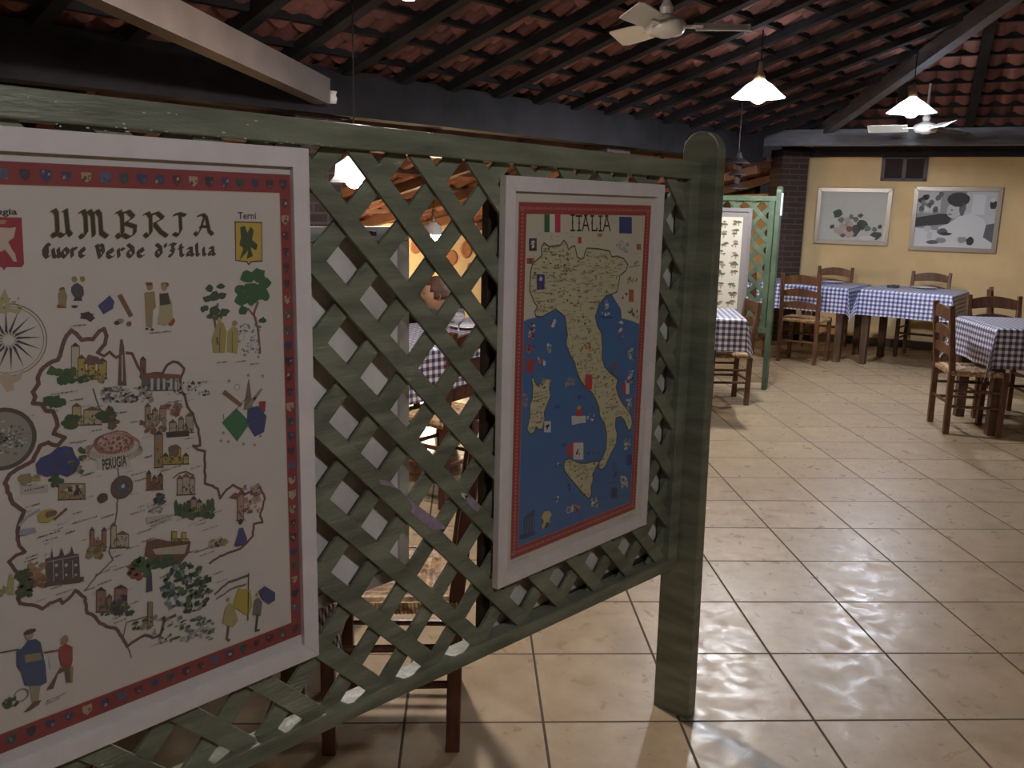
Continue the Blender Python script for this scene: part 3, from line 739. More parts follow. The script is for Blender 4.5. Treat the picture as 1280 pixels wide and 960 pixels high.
# trees and friars
A.up()
A.line([(322, 378), (317, 392), (322, 410), (325, 440)], .004, BR); A.line([(272, 380), (268, 400), (272, 430)], .004, BR); A.line([(310, 386), (320, 398)], .003, BR)
for x, y, r in ((310,346,13),(322,344,14),(330,354,12),(314,362,14),(326,366,14),(302,374,13),(300,362,10),(315,375,11),(332,370,9),(304,388,9)): A.blob(x, y, r, r * .8, (.035, .105, .045), 11, .2, R1)
for x, y, r in ((262,360,7),(275,358,7),(268,370,10),(258,374,7),(278,370,7),(255,386,7),(268,388,10),(280,390,9),(272,396,8),(328,400,7),(262,395,6)): A.blob(x, y, r, r * .75, (.04, .075, .045), 10, .3, R1)
cluster(296, 405, 325, 446, 46, ((.20, .22, .24), (.33, .35, .30), (.12, .14, .10)), .8, 2.4)
A.tri_poly([(268,412),(272,403),(279,403),(283,415),(281,441),(266,441),(264,425)], (.30, .25, .09)); A.tri_poly([(284,415),(290,408),(297,410),(298,425),(296,442),(283,440)], (.33, .27, .10)); A.up()
A.blob(274, 400, 4, 5, (.36, .26, .15), 9, .1, R1); A.blob(293, 404, 5, 5, (.33, .20, .12), 9, .1, R1); A.line([(275, 410), (274, 440)], .001, D_); A.line([(290, 415), (290, 440)], .001, D_)
# music group with stars
A.tri_poly([(277,528),(295,510),(313,528),(296,552)], (.05, .15, .07)); A.tri_poly([(309,511),(322,507),(333,520),(330,540),(318,546),(308,530)], (.05, .06, .15)); A.poly([(277, 492), (281, 487), (303, 505), (300, 509)], (.20, .10, .06)); A.poly([(309, 480), (311, 472), (316, 512), (304, 512)], (.18, .13, .09)); A.poly([(324, 487), (326, 490), (311, 512), (306, 510)], (.25, .20, .14)); A.poly([(323, 502), (332, 501), (331, 515), (324, 517)], RD)
A.line([(279, 518), (280, 528), (310, 495)], .0012, D_)
def star(x, y, r, c):
    cx, cz = A.P(x, y); A.raw([(cx + r * .001 * (1 if k % 2 == 0 else .42) * math.sin(PI * k / 5), cz + r * .001 * (1 if k % 2 == 0 else .42) * math.cos(PI * k / 5)) for k in range(10)], c)
for x, y in ((286,476),(328,470),(326,487),(279,541),(276,551),(285,552),(304,555),(318,556),(325,545),(310,469),(318,498)): star(x, y, 4, (.22, .18, .14))
A.ring(296, 484, 5, 1, (.25, .2, .12), 14)
# monuments inside the map
def castle(x0, y0, x1, y1, c, roof=None, towers=((0, .25, 1), (.35, .6, .7), (.7, 1, .85)), wins=True):
    w, h = x1 - x0, y1 - y0
    for a, b_, t in towers:
        A.poly([(x0 + a*w, y1), (x0 + b_*w, y1), (x0 + b_*w, y1 - h*t), (x0 + a*w, y1 - h*t)], c)
        if roof: A.poly([(x0 + a*w - 1, y1 - h*t), (x0 + b_*w + 1, y1 - h*t), (x0 + (a+b_)/2*w, y1 - h*t - 5)], roof)
    A.poly([(x0, y1), (x1, y1), (x1, y1 - h*.45), (x0, y1 - h*.45)], c); A.up()
    ol = (.10, .06, .04)
    for a, b_, t in towers:
        A.line([(x0 + a*w, y1), (x0 + a*w, y1 - h*t), (x0 + b_*w, y1 - h*t), (x0 + b_*w, y1)], .0010, ol)
    A.line([(x0 - 1, y1 + .5), (x1 + 1, y1 - .5)], .0016, ol)
    for _ in range(int(w * .25)):
        yy = R1.uniform(y1 - h * .42, y1 - 1); xx = R1.uniform(x0, x1 - 4); A.line([(xx, yy), (xx + R1.uniform(2, 5), yy - .3)], .0007, ol)
    A.up()
    if wins:
        for _ in range(int(w * .5)):
            xx, yy = R1.uniform(x0 + 1, x1 - 2), R1.uniform(y0 + h*.4, y1 - 2); A.poly([(xx, yy), (xx + 1.4, yy), (xx + 1.4, yy + 2.6), (xx, yy + 2.6)], D_)
A.up()
cluster(66, 462, 92, 476, 9, (GR, (.06, .10, .04)), 4, 7); castle(89, 433, 99, 474, (.40, .37, .28), D_, ((0, 1, 1),)); castle(97, 448, 133, 474, YL, (.10, .05, .05)); A.tri_poly([(103,455),(110,443),(122,446),(130,455)], (.13, .07, .07)); cluster(100, 470, 132, 478, 10, (GR, OL), 2, 4)
castle(175, 450, 182, 470, BR, D_, ((0, 1, 1),)); A.tri_poly([(147,482),(149,434),(150,424),(153,424),(155,434),(158,482)], (.13, .07, .06)); A.line([(152.5, 444), (152.5, 476)], .002, (.4, .33, .28))
castle(177, 469, 222, 488, (.10, .10, .11), None, ((0, 1, 1),)); A.up(); A.poly([(174, 470), (190, 466), (225, 468), (224, 473), (175, 474)], BR)
for xx in (188, 196, 203, 212, 218): A.poly([(xx, 473), (xx + 3.2, 473), (xx + 3.2, 487), (xx, 487)], (.42, .39, .34))
cluster(126, 484, 190, 502, 85, (D_, (.36, .33, .31), (.16, .14, .16), (.25, .22, .2)), 1, 3.0); cluster(208, 474, 262, 494, 40, (D_, (.34, .31, .28)), .9, 2.6)
cluster(57, 496, 78, 505, 9, (GR,), 3, 6); castle(90, 508, 126, 531, (.36, .30, .17), BR, ((0, .3, 1), (.4, 1, .8))); cluster(80, 522, 96, 535, 8, (GR, (.07, .08, .03)), 4, 7); cluster(124, 512, 140, 526, 8, (GR, (.06, .07, .04)), 4, 7); cluster(136, 520, 147, 540, 10, (BR, (.14, .11, .08)), 2, 4)
castle(181, 508, 207, 526, (.30, .22, .15), BR); cluster(205, 505, 226, 520, 14, (BR, (.22, .15, .11)), 2, 5); cluster(176, 526, 208, 539, 16, (BR, (.14, .10, .08), (.25, .2, .14)), 2, 5)
castle(211, 520, 241, 541, (.30, .27, .20), BR, ((0, .3, .6), (.4, .6, .8), (.7, 1, 1))); A.poly([(207, 540), (236, 538), (236, 545), (208, 547)], D_)
# arena of Perugia
A.up(); A.blob(142, 560, 39, 19, (.26, .16, .12), 26, .02, R1); A.up(); A.blob(142, 562, 37, 15, (.42, .36, .30), 26, .02, R1); A.up(); A.blob(142, 553, 29, 17, (.28, .13, .10), 24, .03, R1); A.up(); A.blob(142, 552, 25, 14, (.37, .27, .22), 24, .03, R1); A.up()
for kk in range(44):
    a = kk / 44 * 2 * PI
    A.line([(142 + 21 * math.cos(a), 552 + 10 * math.sin(a)), (142 + 25 * math.cos(a), 554 + 13 * math.sin(a))], .0013, RD if kk % 2 else BR)
    if math.sin(a) > -.3: A.line([(142 + 31 * math.cos(a), 559 + 11 * math.sin(a)), (142 + 36 * math.cos(a), 562 + 14 * math.sin(a))], .0009, (.2, .17, .13))
cluster(124, 545, 160, 562, 50, (RD, (.42, .35, .28), BR), 1, 2.2)
A.poly([(120, 573), (163, 571), (163, 584), (120, 586)], (.46, .42, .36)); A.up(); text_mesh(A, 'PERUGIA', 127, 574, 158, 582, D_, .03)
# lake
A.tri_poly([(44,580),(50,572),(62,567),(70,560),(80,557),(90,559),(94,570),(100,578),(94,590),(84,596),(72,592),(58,596),(46,592)], (.045, .055, .15)); cluster(26, 594, 52, 604, 9, (OL, GR, YL), 3, 5); cluster(88, 562, 106, 590, 12, (GR, (.08, .10, .05), OL), 2, 5); cluster(62, 590, 76, 606, 8, (D_, GR), 3, 5)
A.poly([(25, 607), (60, 605), (60, 615), (25, 618)], (.40, .36, .31)); A.up(); A.words(42, 612, 24, D_, R1, 0, 3)
castle(73, 604, 106, 624, OL, None, ((0, 1, 1),)); cluster(80, 607, 103, 618, 10, (D_, BR, (.42, .38, .3)), 1.6, 3.4)
A.blob(152, 609, 17, 18, (.11, .07, .06), 22, .03, R1); A.up(); A.blob(152, 609, 10, 10, (.07, .075, .09), 16, .05, R1); A.up(); A.blob(153, 607, 3, 3.4, (.4, .4, .4), 6, .4, R1); A.blob(128, 622, 8, 8, (.07, .06, .04), 12, .1, R1)
castle(193, 543, 203, 584, (.26, .17, .09), D_, ((0, 1, 1),)); castle(203, 560, 235, 580, YL, D_, ((0, .2, .5), (.3, .7, 1), (.8, 1, .5))); A.blob(217, 563, 9, 10, (.14, .09, .07), 10, .2, R1); A.words(213, 586, 34, (.25, .2, .12), R1, .08, 3)
castle(183, 592, 203, 612, BR, D_); castle(221, 596, 243, 618, (.36, .30, .25), BR, ((0, .3, .9), (.3, .7, 1), (.7, 1, .9))); A.curve([(216, 597), (224, 591), (232, 589), (242, 594)], .0022, BR, .0003, R1)
for xx in range(220, 270, 5): A.blob(xx, 634 - 4 * math.sin(xx), 4, 11, (.05, .085, .045), 8, .2, R1)
castle(238, 624, 252, 643, (.28, .20, .15), D_, ((0, .5, 1), (.5, 1, .8))); cluster(218, 636, 270, 646, 20, (GR, (.07, .10, .05)), 3, 5)
cluster(193, 616, 204, 628, 8, ((.06, .08, .12), D_), 2, 5); cluster(184, 628, 202, 640, 22, ((.35, .33, .28), (.15, .14, .12)), 1, 2.4); A.poly([(182, 646), (215, 642), (214, 650), (183, 655)], (.38, .35, .30)); A.up(); A.words(198, 650, 30, D_, R1, .12, 2.4)
castle(296, 618, 304, 650, (.33, .21, .16), BR, ((0, 1, 1),)); cluster(304, 606, 326, 640, 26, ((.36, .25, .20), BR, (.28, .18, .15)), 2, 5); A.tri_poly([(285,622),(293,615),(300,618),(296,624)], BR)
A.tri_poly([(292,682),(295,672),(298,660),(303,659),(308,672),(308,680),(296,683)], (.06, .055, .16)); A.blob(300, 652, 4, 5, D_, 8, .2, R1); cluster(262, 672, 284, 682, 14, (OL, D_, (.33, .28, .2)), 2, 5)
A.tri_poly([(180,694),(183,676),(196,673),(210,676),(238,676),(236,690),(222,708),(206,706),(188,698)], (.13, .07, .05)); castle(214, 664, 235, 682, YL, None, ((0, .3, 1), (.6, .85, .95), (0, 1, .5))); A.up(); A.tri_poly([(190,686),(234,680),(230,692),(194,693)], (.38, .32, .25)); cluster(192, 694, 222, 708, 12, (GR,), 3, 6)
# Orvieto facade
A.up(); A.tri_poly([(57,732),(56,698),(63,696),(64,684),(66,696),(73,694),(76,684),(80,694),(87,690),(89,682),(92,692),(98,692),(100,728)], (.085, .065, .065)); A.up()
for xx in (66, 78, 90): A.line([(xx, 700), (xx + .5, 728)], .0011, (.30, .28, .27)); A.blob(xx + 4, 706, 2.4, 2.4, (.42, .38, .35), 8, .2, R1); A.blob(xx + 4, 718, 2, 2, (.35, .3, .28), 8, .2, R1)
A.line([(58, 702), (98, 694)], .0011, (.33, .3, .28)); A.tri_poly([(55,733),(104,726),(104,720),(55,728)], (.09, .06, .05))
cluster(24, 714, 38, 744, 22, (GR, (.07, .06, .04)), 3, 6); cluster(38, 704, 56, 732, 22, ((.25, .14, .08), BR, OL), 2, 5); A.poly([(9, 743), (17, 743), (17, 725), (14, 716), (11, 717), (9, 726)], (.30, .28, .13)); cluster(-2, 732, 6, 744, 7, (OL,), 2, 4)
castle(112, 663, 132, 684, (.24, .12, .08), D_, ((0, .25, 1), (.75, 1, 1))); castle(138, 657, 160, 684, (.38, .32, .24), BR, ((0, .3, 1), (.3, 1, .6))); cluster(110, 684, 128, 697, 12, (OL, (.15, .12, .06)), 3, 5)
A.line([(24, 656), (33, 646), (48, 637)], .004, (.30, .28, .33)); A.blob(58, 645, 13, 10, YL, 12, .15, R1); A.blob(62, 642, 8, 5, (.16, .1, .05), 9, .3, R1); A.line([(68, 648), (82, 636)], .004, BR); A.blob(34, 664, 12, 5, (.28, .26, .33), 9, .3, R1)
cluster(160, 706, 176, 722, 16, (RD, BR), 2, 4); cluster(166, 696, 186, 718, 20, (GR, (.06, .12, .05)), 3, 6); A.poly([(182, 740), (190, 738), (189, 716), (186, 706), (183, 716)], (.05, .05, .07)); castle(120, 735, 158, 764, (.23, .13, .10), D_, ((0, .3, .9), (.35, .5, .6), (.6, 1, 1))); cluster(138, 744, 160, 766, 14, (D_, (.05, .06, .09)), 2, 5); cluster(120, 758, 165, 768, 10, (GR,), 2, 4)
# green lake hills
for _ in range(130): 
    a = R1.uniform(0, 2*PI); r = math.sqrt(R1.random()); A.blob(233 + 31 * r * math.cos(a), 735 + 30 * r * math.sin(a), R1.uniform(2, 6), R1.uniform(2, 6), R1.choice(((.04, .08, .045), (.05, .10, .05), (.03, .045, .03), (.16, .19, .22), (.07, .09, .05))), 8, .4, R1)
cluster(190, 770, 268, 800, 50, ((.14, .17, .13), (.30, .30, .28), (.07, .09, .06), (.2, .2, .22)), 1.4, 4)
cluster(165, 772, 190, 786, 12, (GR, OL), 2, 4); castle(184, 752, 190, 782, OL, None, ((0, 1, 1),))
# flag throwers
A.up(); A.line([(310, 716), (309, 775)], .0018, D_); A.tri_poly([(297,735),(312,737),(315,757),(309,770),(290,757)], (.36, .28, .05)); A.tri_poly([(322,738),(330,732),(343,740),(343,750),(335,755),(326,748)], (.05, .055, .13)); A.curve([(268, 742), (285, 727), (300, 722), (309, 719)], .004, (.13, .08, .09), .001, R1); A.curve([(270, 748), (290, 735), (306, 730)], .003, (.16, .11, .12), .001, R1)
A.tri_poly([(277,778),(281,760),(286,752),(292,758),(297,775),(291,783),(285,782)], (.34, .27, .12)); A.line([(285, 780), (283, 798), (286, 800)], .004, BR); A.tri_poly([(315,768),(317,750),(322,746),(327,752),(325,770)], (.14, .13, .11)); A.line([(321, 768), (319, 788), (323, 787)], .004, D_); A.blob(284, 749, 3, 4, (.3, .2, .14), 8, .2, R1); A.blob(320, 743, 3, 4, (.3, .2, .14), 8, .2, R1)
# herald and boy
A.tri_poly([(26,810),(34,800),(44,798),(50,802),(56,830),(58,852),(48,858),(30,856),(26,840),(20,832),(20,812)], (.055, .075, .15)); A.up(); A.tri_poly([(30,818),(50,815),(52,824),(31,828)], OL); A.blob(36, 794, 6, 7, (.33, .24, .18), 10, .1, R1); A.blob(37, 789, 9, 4, (.08, .05, .04), 9, .2, R1)
A.poly([(36, 857), (50, 856), (47, 878), (40, 880)], (.26, .23, .15)); A.tri_poly([(28,890),(42,876),(51,874),(48,880),(36,888)], (.14, .07, .05)); A.line([(0, 815), (22, 811)], .002, GR); A.ring(26, 868, 9, 1.6, (.14, .14, .08)); cluster(4, 872, 20, 884, 12, (D_, GR), 1.5, 3.5)
A.tri_poly([(74,808),(82,804),(90,808),(90,825),(88,834),(76,832),(72,820)], RD); A.blob(80, 799, 6, 7, (.30, .18, .12), 10, .1, R1); A.tri_poly([(66,848),(74,834),(86,832),(88,852),(82,853),(80,838),(72,842),(66,860),(57,862)], (.14, .08, .06)); A.poly([(60, 820), (72, 818), (74, 832), (62, 836)], (.48, .45, .42)); A.line([(55, 815), (74, 812)], .0025, BR); A.poly([(85, 834), (91, 832), (90, 853), (85, 853)], OL)
# captions everywhere
for (x, y, l) in ((98,407,20),(193,416,16),(205,415,18),(277,453,18),(300,452,20),(318,455,16),(80,491,34),(95,500,18),(64,515,14),(120,538,12),(98,552,24),(150,516,20),(218,502,22),(170,527,18),(236,548,16),(185,571,12),(245,584,18),(172,592,22),(174,600,22),(40,632,18),(110,592,16),(172,640,22),(96,641,12),(105,650,34),(135,645,22),(88,665,14),(60,668,28),(62,674,20),(180,664,22),(250,655,18),(248,640,14),(258,648,26),(262,660,28),(270,640,16),(184,675,20),(250,688,22),(262,684,30),(258,692,26),(272,716,16),(276,726,16),(40,695,16),(38,700,16),(128,715,22),(150,710,22),(130,728,20),(80,740,24),(112,736,18),(70,734,18),(165,684,18),(165,754,20),(150,770,22),(150,776,20),(205,698,20),(205,720,16),(238,690,18),(208,801,24),(240,797,30),(245,787,22),(70,871,28),(66,876,20),(40,606,10),(196,655,22),(172,700,20),(146,695,14),(52,516,0),(244,790,26),(195,805,20)):
    if l: A.words(x, y, l, (.10, .085, .08), R1, .07 if y > 560 else .0)
for _ in range(70):
    x, y = R1.uniform(30, 250), R1.uniform(500, 760)
    if x + y < 900: A.words(x, y, R1.uniform(7, 16), (.17, .14, .12), R1, .07, 1.2)
A.words(340, 803, 26, (.12, .11, .11), R1, .0, 1.5)
po = A.build('printed_sheet', umb); po.data.transform(T1m)

# ---- poster 2: Italia
P2L = hy(633, 219, Y1).x; P2R = hy(831.5, 235, Y1).x; P2T = hy(633, 219, Y1).z; P2B = hy(620.2, 738, Y1).z
ita, T2m = frame_poster('framed_poster', P2L, P2R, P2B, P2T, Y1, 'white framed pictorial map of Italy hung near the rounded end post')
A = Art(YP1); R2 = random.Random(21)
def z7(x, y): return (610 + x / 3.4286, 200 + y / 3.4286)
def z8(x, y): return (610 + x / 3.4286, 460 + y / 3.4286)
A.raw([(P2L + .02, P2B + .02), (P2R - .02, P2B + .02), (P2R - .02, P2T - .02), (P2L + .02, P2T - .02)], (.56, .53, .47)); A.up()
o0 = A.P(*z7(135, 175)); o1 = A.P(*z7(698, 197)); ob = A.P(*z8(92, 822)); oc = A.P(*z8(632, 607))
l, r_, t_, bo = o0[0] * .5 + ob[0] * .5, o1[0] * .5 + oc[0] * .5, o0[1] * .5 + o1[1] * .5, ob[1] * .5 + oc[1] * .5
rd2 = (.29, .042, .042)
A.raw([(l, bo), (r_, bo), (r_, t_), (l, t_)], (.36, .15, .12)); A.up(); A.raw([(l + .002, bo + .002), (r_ - .002, bo + .002), (r_ - .002, t_ - .002), (l + .002, t_ - .002)], rd2); A.up()
bw = .026
x = l + .004
while x < r_ - .004:
    for zc in (t_ - bw / 2, bo + bw / 2): A.raw([(x, zc), (x + .003, zc + .0045), (x + .006, zc), (x + .003, zc - .0045)], (.40, .17, .14))
    x += .0085
z = bo + .01
while z < t_ - .01:
    for xc in (l + bw / 2, r_ - bw / 2): A.raw([(xc - .0045, z), (xc, z + .003), (xc + .0045, z), (xc, z - .003)], (.40, .17, .14))
    z += .0085
A.up(); cream = (.50, .46, .35)
li, ri, ti, bi = l + bw, r_ - bw, t_ - bw, bo + bw
A.raw([(li - .001, bi - .001), (ri + .001, bi - .001), (ri + .001, ti + .001), (li - .001, ti + .001)], (.42, .25, .18)); A.up()
A.raw([(li, bi), (ri, bi), (ri, ti), (li, ti)], cream); A.up()
sea = (.055, .135, .30)
def PM(p): return A.P(*p)
zs_ = PM(z7(145, 690))[1]; 
from mathutils.geometry import tessellate_polygon
def mpoly(pts, c):
    for t in tessellate_polygon([[Vector((a, b_, 0)) for a, b_ in pts]]): A.raw([pts[i] for i in t], c)
coastL = [PM(z7(*q)) for q in ((145, 690), (180, 680), (205, 675), (230, 672), (260, 655), (290, 640), (330, 670), (345, 740))]
mpoly([(li, zs_), *coastL[1:], (coastL[-1][0] + .05, coastL[-1][1] - .03), (ri, PM(z7(700, 900))[1]), (ri, bi), (li, bi)], sea)
A.up()
mpoly([PM(z7(*q)) for q in ((455, 670), (470, 620), (500, 585), (530, 575), (545, 600), (570, 640), (573, 680), (590, 682), (620, 690), (640, 700))] + [(ri, PM(z7(655, 700))[1]), (ri, PM(z7(650, 960))[1]), PM(z7(480, 960))], sea)
A.up()
italy = [z7(*q) for q in ((190,590),(178,560),(180,520),(182,480),(190,445),(230,410),(228,375),(240,355),(262,372),(283,368),(310,365),(325,345),(338,360),(345,385),(358,372),(372,368),(382,415),(396,425),(410,420),(415,395),(425,378),(470,380),(520,390),(530,415),(555,412),(580,422),(600,450),(590,475),(565,495),(560,530),(552,565),(530,575),(505,582),(475,620),(460,670),(468,710),(485,740),(490,800),(488,850),(500,885),(520,910),(545,930))] + \
        [z8(*q) for q in ((520,0),(535,25),(555,50),(548,85),(560,120),(575,150),(600,180),(614,205),(618,235),(612,262),(602,268),(592,245),(585,225),(568,208),(548,215),(545,250),(553,280),(550,320),(535,350),(522,375),(505,415),(490,435),(476,432),(475,405),(490,385),(505,350),(508,315),(508,285),(500,240),(490,225),(478,205),(476,170),(462,135),(445,105),(420,85),(400,60),(385,30))] + \
        [z7(*q) for q in ((395,945),(378,900),(372,870),(352,835),(333,790),(340,750),(330,672),(310,655),(290,640),(262,655),(232,672),(205,670),(200,650),(212,630),(200,612))]
land = (.47, .43, .27); coast = (.07, .075, .05)
def landmass(px, w):
    pts = [A.P(*p) for p in px]; mpoly(pts, land); A.up(); A.sline(pts + [pts[0]], w, coast)
landmass(italy, .0035)
sic = [z8(*q) for q in ((325,420),(330,395),(350,388),(370,397),(395,408),(420,408),(445,402),(470,398),(478,405),(462,425),(448,455),(450,480),(440,510),(443,540),(430,560),(405,535),(375,500),(345,465),(328,440))]
landmass(sic, .0035)
sar = [z8(*q) for q in ((192,80),(186,45),(195,38),(200,60),(215,78),(235,50),(250,42),(268,50),(262,85),(268,120),(255,150),(240,190),(243,220),(232,262),(215,262),(205,250),(196,275),(182,285),(165,262),(170,250),(180,200),(178,160),(190,130))]
landmass(sar, .003); A.up()
# flags and title
def q7(x0, y0, x1, y1, c): A.poly([z7(x0, y0), z7(x1, y0 + (x1 - x0) * .03), z7(x1, y1 + (x1 - x0) * .03), z7(x0, y1)], c)
q7(241, 232, 264, 309, (.03, .11, .04)); q7(286, 233, 310, 310, (.42, .04, .05)); q7(264, 232, 286, 309, (.60, .58, .52)); q7(562, 243, 616, 314, (.035, .045, .17))
A.up()
def tl(pts): A.sline([A.P(*z7(*p)) for p in pts], .0042, dk)
def tdot(x, y): A.blob(*z7(x, y), 3.4, 4.2, dk, 8, .1, R2)
tl([(362, 236), (362, 302)]); tl([(354, 236), (371, 236)]); tl([(354, 302), (371, 302)]); tdot(362, 268)
tl([(377, 240), (402, 240)]); tl([(390, 240), (390, 302)]); tl([(382, 302), (398, 302)]); tdot(390, 270)
tl([(404, 303), (418, 238), (432, 303)]); tl([(409, 280), (428, 280)]); tl([(412, 238), (424, 238)])
tl([(446, 240), (446, 302), (466, 302), (466, 292)]); tl([(439, 240), (453, 240)]); tdot(446, 270)
tl([(481, 241), (481, 303)]); tl([(474, 241), (489, 241)]); tl([(474, 303), (489, 303)]); tdot(481, 270)
tl([(494, 304), (508, 240), (523, 304)]); tl([(499, 282), (518, 282)]); tl([(502, 240), (514, 240)])
A.up()
def inpoly(p, poly):
    x, y = p; c = False; j = len(poly) - 1
    for i in range(len(poly)):
        if (poly[i][1] > y) != (poly[j][1] > y) and x < (poly[j][0] - poly[i][0]) * (y - poly[i][1]) / (poly[j][1] - poly[i][1]) + poly[i][0]: c = not c
        j = i
    return c
for poly, n in ((italy, 620), (sic, 70), (sar, 60)):
    xs = [p[0] for p in poly]; ys = [p[1] for p in poly]; got = 0
    while got < n:
        p = (R2.uniform(min(xs), max(xs)), R2.uniform(min(ys), max(ys)))
        if not inpoly(p, poly) or not inpoly((p[0] + 3, p[1]), poly) or not inpoly((p[0] - 2, p[1]), poly): continue
        got += 1; t = R2.random()
        if t < .6: A.words(p[0], p[1], R2.uniform(9, 22), R2.choice(((.07, .05, .03), (.14, .10, .06))), R2, .0, 2.6)
        elif t < .9: A.blob(p[0], p[1], R2.uniform(1.5, 4.5), R2.uniform(1.5, 3.5), R2.choice(((.12, .09, .05), (.07, .10, .04), (.20, .13, .07), (.28, .07, .04), (.30, .26, .14), (.05, .05, .05))), 6, .5, R2)
        else: A.line([p, (p[0] + R2.uniform(-2, 2), p[1] + R2.uniform(2, 6))], .0014, (.10, .09, .06))
A.up()
def pic(x, y, f, w, h, cols, n=10):
    p = f(x, y)
    for _ in range(n): A.blob(p[0] + R2.uniform(-w, w), p[1] + R2.uniform(-h, h), R2.uniform(2, 6), R2.uniform(2, 5), R2.choice(cols), 6, .4, R2)
wh = (.52, .50, .44); gy = (.22, .22, .20); rd = (.40, .05, .05); bk = (.04, .04, .05); tn = (.32, .24, .14); sb = (.035, .07, .17)
def rect(f, x0, y0, x1, y1, c): A.poly([f(x0, y0), f(x1, y0), f(x1, y1), f(x0, y1)], c)
rect(z7, 175, 335, 208, 390, bk); pic(192, 362, z7, 1.5, 4, (wh,), 6); rect(z7, 208, 490, 242, 555, (.05, .05, .16)); A.up(); pic(226, 515, z7, .8, 2.5, (wh,), 2)
rect(z7, 385, 330, 400, 358, rd); rect(z7, 468, 314, 488, 330, (.45, .15, .12)); rect(z7, 636, 360, 655, 385, (.28, .10, .10)); rect(z7, 165, 420, 197, 445, rd); rect(z7, 176, 420, 186, 445, (.05, .12, .05))
pic(575, 370, z7, 7, 7, ((.36, .36, .33), (.42, .42, .38), (.28, .29, .28)), 26); pic(620, 515, z7, 7, 3, (gy, tn, (.2, .1, .1)), 10); rect(z7, 602, 555, 624, 608, (.36, .10, .06)); pic(585, 580, z7, 2.5, 5, (gy, bk, wh), 9); pic(620, 655, z7, 6, 5, ((.10, .10, .06), (.16, .13, .07), bk), 14); A.line([z7(605, 460), z7(650, 450)], .003, gy); pic(640, 440, z7, 3, 1.5, (gy,), 4)
A.line([z7(270, 318), z7(275, 345)], .0012, gy)
for x, y in ((222, 318), (295, 330), (340, 316), (360, 330), (455, 350), (470, 365), (190, 610), (180, 625), (560, 745), (500, 765), (630, 400)): A.words(*z7(x, y), 14, gy, R2)
pic(508, 620, z7, 2, 5, (wh, (.1, .1, .3), (.3, .3, .35)), 9); pic(505, 660, z7, 5, 2, (wh, (.3, .28, .4)), 8); A.poly([z7(478, 668), z7(540, 672), z7(525, 680), z7(490, 678)], sb)
pic(187, 735, z7, 3.5, 9, (rd, tn, (.5, .45, .35), bk), 24); pic(180, 810, z7, 4, 5, (rd, bk, (.42, .1, .06)), 16); pic(278, 700, z7, 2.5, 4, (wh, rd, wh), 8); A.words(*z7(270, 745), 16, sb, R2); pic(262, 805, z7, 3, 4, (tn, wh, gy), 9); rect(z7, 163, 855, 195, 910, (.36, .04, .05)); pic(230, 865, z7, 5, 4, (wh, tn, rd), 12); pic(250, 945, z7, 6, 2, (gy,), 4)
pic(568, 745, z7, 2, 6, ((.25, .06, .1), (.1, .08, .3), wh), 12); pic(610, 830, z7, 5, 8, (tn, wh, gy, bk), 22); rect(z7, 533, 868, 550, 900, (.25, .07, .10)); pic(605, 940, z7, 5, 4, (wh, tn, bk), 12); pic(570, 700, z7, 3, 2, (wh,), 4); rect(z7, 416, 925, 446, 960, rd); pic(425, 805, z7, 4, 4, ((.42, .1, .04),), 6)
A.up(); rect(z8, 416, 28, 445, 92, rd); rect(z8, 576, 65, 590, 115, rd); rect(z8, 590, 65, 605, 112, wh); pic(355, 60, z8, 6, 4, (tn, wh, gy), 16); pic(160, 130, z8, 2.5, 9, ((.28, .12, .10), gy, (.2, .25, .3)), 14); rect(z8, 240, 228, 268, 275, wh); A.up(); pic(254, 250, z8, 2, 4, (bk,), 5)
pic(400, 125, z8, 4, 2.5, (sb,), 8); pic(300, 165, z8, 2, 1, (sb,), 3); rect(z8, 358, 205, 418, 235, wh); A.up(); rect(z8, 376, 175, 402, 206, rd); A.blob(*z8(390, 170), 8, 5, (.42, .28, .05), 8, .2, R2); A.poly([z8(358, 236), z8(416, 222), z8(416, 232), z8(360, 244)], wh); pic(440, 212, z8, 4, 4, (gy, wh), 8); A.words(*z8(435, 245), 14, sb, R2)
rect(z8, 365, 320, 408, 392, wh); A.up(); rect(z8, 338, 325, 365, 375, rd); pic(385, 355, z8, 2.5, 4, (bk,), 6); pic(372, 315, z8, 2, 1.2, (rd, wh), 4); pic(322, 335, z8, 2, 3, (sb,), 5); pic(300, 415, z8, 3.5, 1.5, (sb, wh), 6); pic(450, 365, z8, 7, 2, (sb, (.1, .1, .12)), 8)
pic(595, 330, z8, 3, 7, (wh, tn, (.42, .38, .32)), 18); pic(610, 30, z8, 3, 5, (wh, tn, gy), 12); pic(605, 150, z8, 3, 7, (wh, tn, (.42, .38, .3)), 14); rect(z8, 594, 372, 616, 415, (.05, .05, .2)); pic(582, 490, z8, 4, 8, (wh, (.42, .38, .3), tn), 20); rect(z8, 528, 512, 553, 560, (.05, .06, .12)); A.words(*z8(500, 555), 14, sb, R2)
pic(545, 440, z8, 2.5, 10, ((.04, .09, .22), sb), 16); A.line([z8(515, 495), z8(555, 485)], .002, sb); pic(347, 510, z8, 1.5, 4, (bk,), 4); pic(298, 560, z8, 1.5, 3, (sb, wh), 4)
A.words(*z8(185, 418), 46, sb, R2, .3); A.words(*z8(180, 590), 34, sb, R2, .3); A.words(*z8(350, 648), 24, sb, R2, .2)
A.poly([z8(152, 640), z8(200, 605), z8(196, 715), z8(150, 735)], (.04, .065, .13)); A.up()
for k in range(4): A.line([z8(160 + k * 11, 650 - k * 6), z8(158 + k * 11, 722 - k * 5)], .0022, (.10, .15, .25))
A.poly([z8(135, 715), z8(200, 700), z8(200, 715), z8(135, 735)], (.04, .06, .12))
